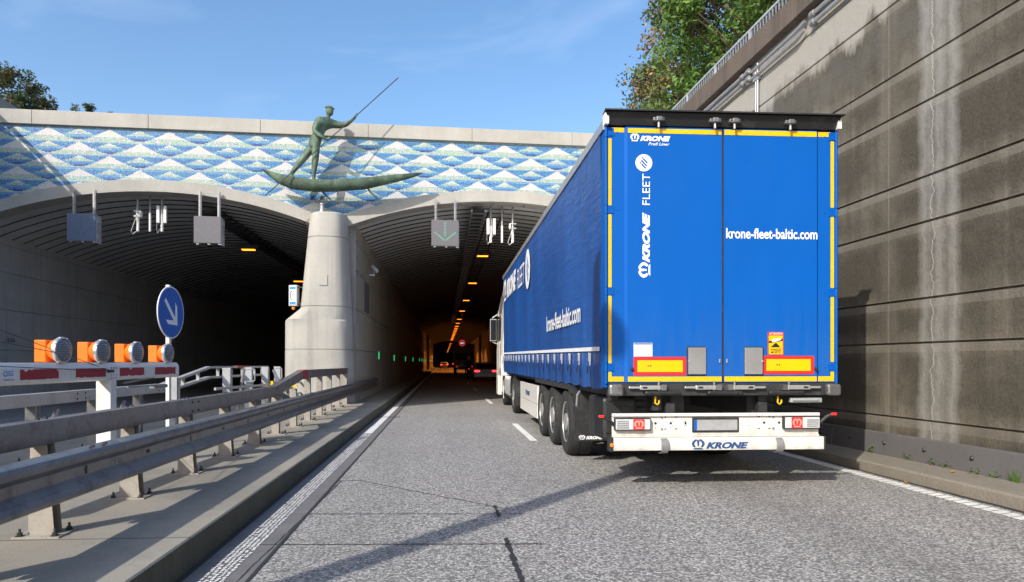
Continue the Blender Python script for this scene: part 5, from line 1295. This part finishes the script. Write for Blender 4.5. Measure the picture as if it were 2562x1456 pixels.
MB().box((-.03, 14.8, 2.1), (-.015, 15.7, 2.9)).build('side_window', 'car_glass', cab, bev=.004)
MB().box((-.03, 14.75, 1.2), (-.018, 15.85, 2.05)).box((-.04, 14.85, 1.75), (-.03, 14.95, 1.8)).build('cab_door', 'white_panel', cab, bev=.006)
MB().box((-.03, 14.0, .45), (.02, 14.2, 1.6)).box((-.03, 15.3, .3), (.1, 16.1, .95)).build('cab_steps', 'white_panel', cab, bev=.02)
mr = MB().box((-.27, 15.75, 2.1), (-.05, 15.9, 2.85)).tube([(-.02, 15.8, 3.0), (-.2, 15.82, 2.88)], .025, 6).tube([(-.02, 15.8, 2.0), (-.2, 15.82, 2.08)], .02, 6).build('wing_mirror', 'galv_light', cab, bev=.02)
MB().box((-.255, 15.742, 2.13), (-.065, 15.75, 2.82)).build('mirror_glass', 'car_glass', mr)
MB().box((.1, 13.75, 2.2), (2.5, 14.0, 3.7)).build('air_deflector', 'white_panel', cab)

# ------------------------------------------------------------------ traffic in the tunnel
def make_car(name, label, cat, L_, W_, H_, m, hood=1):
    t = thing(name, label, cat)
    secs = [(0, .35, .62), (.05, .3, .88), (.25, .28, .92), (.95, .28, .95), (2.0, .28, .93), (L_ - .5, .28, .78), (L_ - .1, .32, .62), (L_, .36, .5)]
    b = MB(); vs = []
    for y, z0, z1 in secs:
        hw = W_ / 2 * (1 if .2 < y < L_ - .4 else .93)
        vs += [(-hw * .96, y, z0), (-hw, y, z0 + .12), (-hw, y, (z0 + z1) / 2), (-hw * .93, y, z1 - .03), (-hw * .8, y, z1), (hw * .8, y, z1), (hw * .93, y, z1 - .03), (hw, y, (z0 + z1) / 2), (hw, y, z0 + .12), (hw * .96, y, z0)]
    b.raw(vs, [(i * 10 + k, i * 10 + (k + 1) % 10, i * 10 + 10 + (k + 1) % 10, i * 10 + 10 + k) for i in range(7) for k in range(10)] + [tuple(range(10)), tuple(range(70, 80))[::-1]])
    body = recalc(b.build('body', m, t, smooth=40, bev=.02))
    hw = W_ / 2
    cabn = [(.35, .9, .92), (1.05, H_ - .03, .78), (2.3, H_, .76), (3.2, .93, .88)]
    b = MB(); vs = []
    for y, z, f in cabn: vs += [(-hw * f, y, z), (hw * f, y, z)]
    base = [(-hw * .93, .35, .88), (hw * .93, .35, .88), (hw * .93, 3.3, .86), (-hw * .93, 3.3, .86)]
    b.raw(vs + base, [(0, 1, 3, 2), (2, 3, 5, 4), (4, 5, 7, 6), (8, 0, 2, 4, 6, 11), (9, 10, 7, 5, 3, 1)]); recalc(b.build('roof', m, t, smooth=30))
    MB().raw([(-hw * .76, .40, .955), (hw * .76, .40, .955), (hw * .68, .99, H_ - .07), (-hw * .68, .99, H_ - .07)], [(0, 1, 2, 3)]).build('rear_window', 'car_glass', t)
    b = MB().raw([(-hw * .935, .75, .96), (-hw * .935, 2.95, .96), (-hw * .80, 2.3, H_ - .09), (-hw * .82, 1.15, H_ - .09)], [(0, 1, 2, 3)]); b.build('side_window', 'car_glass', t)
    for x in (-1, 1):
        MB().box((x * hw * .9 - (.36 if x > 0 else 0), -.012, .70), (x * hw * .9 + (.36 if x < 0 else 0), .03, .80)).build('tail_lamp', 'tail_lamp', t)
        for y in (.85, L_ - .85):
            w_ = MB().lathe([(.2, 0), (.32, 0), (.33, -.03), (.33, -.17), (.3, -.2)], Matrix.Translation((x * (hw - .01), y, .33)) @ Matrix.Rotation(R(90) * x, 4, 'Y'), 24).build('wheel', 'rubber', t, smooth=40)
            MB().lathe([(.2, .002), (.05, -.02)], Matrix.Translation((x * (hw - .01), y, .33)) @ Matrix.Rotation(R(90) * x, 4, 'Y'), 16).build('rim', 'steel_rim', w_)
    MB().box((-.26, -.016, .68), (.26, .02, .79)).build('number_plate', 'galv_light', t)
    MB().box((-hw * .93, -.03, .32), (hw * .93, .1, .56)).build('bumper', m, t, bev=.03)
    return t
car = make_car('dark_car', 'dark coupe with red tail lamps following close ahead of the lorry', 'car', 4.5, 1.78, 1.36, 'car_paint'); car.location = (2.95, 47.8, 0)
for i, (x, y) in enumerate(((.1, 150), (.1, 190), (3.4, 210))):
    dup(car, (x, y, 0), None, ['nearer of the far cars, seen as two red lamps in the left lane', 'tiny far car with red lamps in the left lane', 'tiny far car with red lamps in the right lane'][i])
van = thing('box_truck', 'grey box truck with dark rear opening under the orange light', 'truck', (2.3, 76.5, 0))
MB().box((-1.15, 0, 1.05), (1.15, 5.5, 3.45)).build('cargo_box', 'van_paint', van, bev=.03)
MB().box((-1.0, -.015, 1.55), (1.0, -.001, 2.4)).build('rear_opening', 'black_metal', van)
MB().box((-1.1, -.1, .75), (1.1, .0, 1.1)).build('tail_lift', 'galv', van)
for x in (-1, 1):
    b = MB()
    for k in range(3): b.raw([(x * .75 - .25 + k * .16, -.11, 1.2), (x * .75 - .17 + k * .16, -.11, 1.2), (x * .75 - .09 + k * .16, -.11, 1.45), (x * .75 - .17 + k * .16, -.11, 1.45)], [(0, 1, 2, 3)])
    b.build('chevron_flag', 'red', van)
    MB().box((x * .85 - .08, -.12, .8), (x * .85 + .08, -.1, .9)).build('tail_lamp', 'red_lamp', van)
    for y in (1.2, 5.8): MB().lathe([(.25, 0), (.42, 0), (.45, -.04), (.45, -.25), (.4, -.28)], Matrix.Translation((x * 1.1, y, .45)) @ Matrix.Rotation(R(90) * x, 4, 'Y'), 20).build('wheel', 'rubber', van)
MB().box((-1.05, 5.5, .5), (1.05, 7.2, 2.5)).build('cab', 'van_paint', van, bev=.1)
mc_ = thing('motorcycle', 'dark motorcycle riding between the box truck and the coupe', 'motorcycle', (2.0, 54.5, 0))
for y in (0.32, 1.72):
    MB().lathe([(.2, 0), (.31, .0), (.32, -.03), (.32, -.11), (.3, -.14), (.2, -.14)], Matrix.Translation((.07, y, .32)) @ Matrix.Rotation(R(90), 4, 'Y'), 20).build('wheel', 'rubber', mc_)
MB().box((-.14, .3, .45), (.14, 1.3, .8)).box((-.16, .9, .75), (.16, 1.45, .98)).build('frame_body', 'black_metal', mc_, bev=.06)
MB().box((-.25, .05, .7), (-.1, .5, 1.0)).box((.1, .05, .7), (.25, .5, 1.0)).build('pannier', 'black_plastic', mc_, bev=.03)
MB().tube([(-.38, 1.3, 1.05), (0, 1.4, 1.1), (.38, 1.3, 1.05)], .02, 6).tube([(0, 1.4, 1.1), (0, 1.7, .35)], .03, 6).build('handlebar', 'galv', mc_)
MB().box((-.06, -.0, .8), (.06, .06, .86)).build('tail_lamp', 'red_lamp', mc_)
pj = [((0, .62, .9), (.17, .15)), ((0, .66, 1.15), (.15, .13)), ((0, .74, 1.36), (.19, .13)), ((0, .78, 1.5), (.07, .07)), ((0, .80, 1.6), (.06, .06)),
      ((-.16, .7, .85), (.09, .1)), ((-.24, 1.08, .82), (.075, .08)), ((-.24, .95, .45), (.055, .06)), ((-.24, 1.05, .36), (.045, .04)),
      ((.16, .7, .85), (.09, .1)), ((.24, 1.08, .82), (.075, .08)), ((.24, .95, .45), (.055, .06)), ((.24, 1.05, .36), (.045, .04)),
      ((-.22, .76, 1.4), (.08, .08)), ((-.34, .95, 1.18), (.055, .055)), ((-.36, 1.26, 1.07), (.042, .042)), ((.22, .76, 1.4), (.08, .08)), ((.34, .95, 1.18), (.055, .055)), ((.36, 1.26, 1.07), (.042, .042))]
pe = thing('person', 'motorcyclist in dark clothing with pale helmet riding the motorcycle', 'person', (2.0, 54.5, 0))
skinned('rider_body', pj, [(0, 1), (1, 2), (2, 3), (3, 4), (0, 5), (5, 6), (6, 7), (7, 8), (0, 9), (9, 10), (10, 11), (11, 12), (2, 13), (13, 14), (14, 15), (2, 16), (16, 17), (17, 18)], 'skin_dark', pe, None, .02)
b = MB(); ell(b, (0, .8, 1.7), (.13, .15, .15)); b.build('helmet', 'helmet', pe, smooth=80)

# ------------------------------------------------------------------ trees
def leaf_mesh(name, centers, size, cols, per, m='leaf', flat=.0, rs=1, spread=.35, squash=.7):
    rn = random.Random(rs); vs = []; fs = []; cs = []
    for (cx, cy, cz, cr_) in centers:
        tone = rn.random(); base = cols[int(tone * len(cols)) % len(cols)]
        for _ in range(per):
            while True:
                a = Vector((rn.uniform(-1, 1), rn.uniform(-1, 1), rn.uniform(-1, 1)))
                if a.length < 1: break
            a *= cr_; p = Vector((cx + a.x, cy + a.y, cz + a.z * squash))
            s_ = size * rn.uniform(.6, 1.3); u = Vector((rn.gauss(0, 1), rn.gauss(0, 1), rn.gauss(0, .7))).normalized(); v = u.cross(Vector((rn.gauss(0, 1), rn.gauss(0, 1), rn.gauss(0, 1)))).normalized()
            o_ = len(vs); vs += [tuple(p - u * s_), tuple(p + v * s_ * .45), tuple(p + u * s_), tuple(p - v * s_ * .45)]; fs.append((o_, o_ + 1, o_ + 2, o_ + 3))
            t = rn.uniform(.7, 1.35); c = tuple(min(1, x * t) for x in base); cs += [(*c, 1)] * 4
    me = bpy.data.meshes.new(name); me.from_pydata(vs, [], fs); me.materials.append(M[m])
    ca = me.color_attributes.new('Col', 'FLOAT_COLOR', 'CORNER'); ca.data.foreach_set('color', [x for c in cs for x in c])
    o = bpy.data.objects.new(name, me); COL.objects.link(o); return o
def tree(name, label, loc, h, cr_, n_cl, per, size, cols, seed, trunk_r=.25, low=.25, squashed=1., cl=(.5, 1.1)):
    t = thing(name, label, 'tree', loc, 0, 'trees above the tunnel and walls'); rn = random.Random(seed)
    b = MB(); b.tube([(0, 0, -1.2), (.1, 0, h * .3), (-.1, .1, h * .6), (.05, 0, h * .92)], [trunk_r, trunk_r * .8, trunk_r * .5, trunk_r * .12], 10)
    cents = []
    for i in range(n_cl):
        f = low + (1 - low) * rn.random() ** .8; z = h * f; rad = cr_ * math.sqrt(max(.02, 1 - ((f - .5) / .55) ** 2)) * squashed
        a = rn.uniform(0, 2 * math.pi); q = rad * math.sqrt(rn.uniform(.15, 1.0)) * (1 + .28 * noise.noise(Vector((math.cos(a) * 1.5, math.sin(a) * 1.5, f * 5 + seed))))
        c = (q * math.cos(a), q * math.sin(a), z, rn.uniform(*cl)); cents.append(c)
        if i % 3 == 0: b.tube([(0, 0, z * .72), (c[0] * .5, c[1] * .5, z * .88), (c[0], c[1], z)], [trunk_r * .28, trunk_r * .16, .015], 5)
    b.build('trunk', 'bark', t, smooth=60)
    cm_ = leaf_mesh('crown', cents, size, cols, per, rs=seed); cm_.parent = t; return t
G1 = [(.09, .17, .03), (.12, .22, .04), (.15, .25, .055), (.06, .12, .025), (.12, .19, .04)]
G2 = [(.3, .22, .09), (.2, .21, .08), (.24, .16, .07), (.14, .19, .06)]
G3 = [(.1, .16, .06), (.14, .19, .08), (.09, .14, .05)]
tree('broadleaf_tree', 'dense dark green tree rising behind the right wall railing', (13.6, 29, 7.5), 16, 4.3, 300, 170, .12, G1, 11, .3, .08)
tree('broadleaf_tree', 'second dense green tree behind the railing, nearer the frame top', (17.0, 31, 7.5), 17, 4.2, 240, 150, .12, G1, 21, .3, .1)
tree('broadleaf_tree', 'tall tree with brownish autumn leaves left of the dense green tree', (11.9, 33.0, 7.5), 12.6, 2.2, 130, 75, .11, G2, 5, .25, .3)
tree('broadleaf_tree', 'smaller tree with thin brown tinged crown, leftmost above the lorry roof', (10.75, 34.5, 7.5), 9.4, 1.5, 80, 70, .11, G2 + G3, 8, .18, .2)
tree('bush_tree', 'low green bushy tree just above the front of the lorry roof', (11.2, 34, 7.5), 7.0, 2.3, 90, 80, .1, G3, 9, .15, .1)
tree('broadleaf_tree', 'far green tree mostly hidden behind the railing at the right', (22.5, 33, 7.5), 18, 5, 170, 90, .14, G1, 31, .3, .1)
PN = [(.06, .1, .04), (.08, .11, .04), (.045, .08, .035), (.11, .1, .045)]
tree('pine_tree', 'ragged pine tree rising behind the portal beam at the far left', (-18.5, 30.6, 7.6), 6.1, 1.9, 110, 150, .07, PN, 14, .16, .35, 1., (.25, .5))
tree('pine_tree', 'tiny pine tip peeping over the portal beam beside the ragged pine', (-14.75, 29, 7.4), 4.5, .9, 14, 60, .05, PN, 15, .07, .7, 1., (.12, .25))
tree('pine_tree', 'second tiny pine tip peeping over the portal beam, nearer the statue', (-14.1, 29, 7.4), 4.45, .9, 14, 60, .05, PN, 16, .07, .7, 1., (.12, .25))

# ------------------------------------------------------------------ weeds and litter at the foot of the right wall
WG = [(.12, .22, .03), (.16, .28, .05), (.09, .16, .03)]
def weed(y, h, kind, label, cols=WG):
    x = WXf(y) - .11; vs = []; fs = []; cs = []; rn = random.Random(int(y * 100))
    for k in range(40 if kind == 'grass' else 46):
        a = rn.uniform(0, 6.28); le = h * rn.uniform(.5, 1.1); q = rn.uniform(.1, .7); bx, by = rn.uniform(-.03, .03), rn.uniform(-.06, .06)
        if kind == 'grass':
            w_ = .003; tip = (bx + math.cos(a) * le * q, by + math.sin(a) * le * q, le); o_ = len(vs); vs += [(bx - w_, by, 0), (bx + w_, by, 0), tip, ]; fs.append((o_, o_ + 1, o_ + 2)); n_ = 3
        else:
            c = Vector((bx + math.cos(a) * .04 * rn.random(), by + math.sin(a) * .06 * rn.random(), le * rn.random())); s_ = .012 * rn.uniform(.7, 1.5); o_ = len(vs)
            u = Vector((math.cos(a), math.sin(a), .4)) * s_; v = Vector((-math.sin(a), math.cos(a), rn.uniform(-.4, .4))) * s_ * .6
            vs += [tuple(c - u), tuple(c + v), tuple(c + u), tuple(c - v)]; fs.append((o_, o_ + 1, o_ + 2, o_ + 3)); n_ = 4
        cc = rn.choice(cols); cs += [(*cc, 1)] * n_
    me = bpy.data.meshes.new('weed'); me.from_pydata(vs, [], fs); me.materials.append(M['leaf'])
    ca = me.color_attributes.new('Col', 'FLOAT_COLOR', 'CORNER'); ca.data.foreach_set('color', [q for c in cs for q in c])
    o = bpy.data.objects.new('weed', me); COL.objects.link(o); o.location = (x, y, .145); tag(o, label, 'plant', 'weeds at the foot of the right wall')
weed(9.05, .13, 'leafy', 'tall leafy weed at the wall foot nearest the lorry shadow')
weed(8.35, .1, 'leafy', 'small leafy weed, second from the lorry along the wall foot')
weed(7.9, .09, 'leafy', 'leafy weed, third from the lorry along the wall foot')
weed(7.7, .08, 'leafy', 'low leafy weed, fourth from the lorry along the wall foot')
weed(7.25, .07, 'leafy', 'flat leafy weed halfway along the kick strip')
weed(6.98, .07, 'leafy', 'tiny leafy weed left of the grass tuft at the wall foot')
weed(6.72, .16, 'grass', 'long bladed grass tuft at the foot of the right wall')
weed(6.3, .12, 'leafy', 'reddish green weed at the wall foot by the right frame edge', WG + [(.3, .1, .03)])
def leaf(x, y, z, rz, label):
    b = MB().raw([(-.03, 0, 0), (-.01, -.02, .006), (.02, -.016, .003), (.04, 0, .012), (.02, .018, .004), (-.01, .02, .01)], [(0, 1, 2, 3, 4, 5)]); o = b.build('fallen_leaf', 'fallen_leaf')
    o.location = (x, y, z); o.rotation_euler = (0, 0, rz); tag(o, label, 'leaf')
leaf(5.75, 7.35, .155, .5, 'yellow fallen leaf on the pavement below the right wall')
leaf(5.3, 7.5, .012, 1.2, 'small brown fallen leaf beside the right edge line')
leaf(4.75, 8.9, .012, 2.2, 'brown curled leaf on the road behind the lorry bar')
leaf(-2.2, 3.6, .205, .3, 'orange brown leaf on the median near the frame bottom')
b = MB(); ell(b, (0, 0, .015), (.05, .028, .022)); ell(b, (.035, .01, .015), (.03, .02, .016)); o = b.build('stone', 'stone', smooth=60); o.location = (-1.64, 4.02, .004); o.rotation_euler = (0, 0, .5); tag(o, 'pale green lump of debris lying against the median kerb', 'debris')
b = MB(); add_text(b, 'S 20', .34, .13, frame((0, 0, 0), (0, 1, 0), (0, 0, 1)), .01); o = b.build('wall_marking', 'text_black', tl); o.location = (-13.165, 1.62, 2.0)
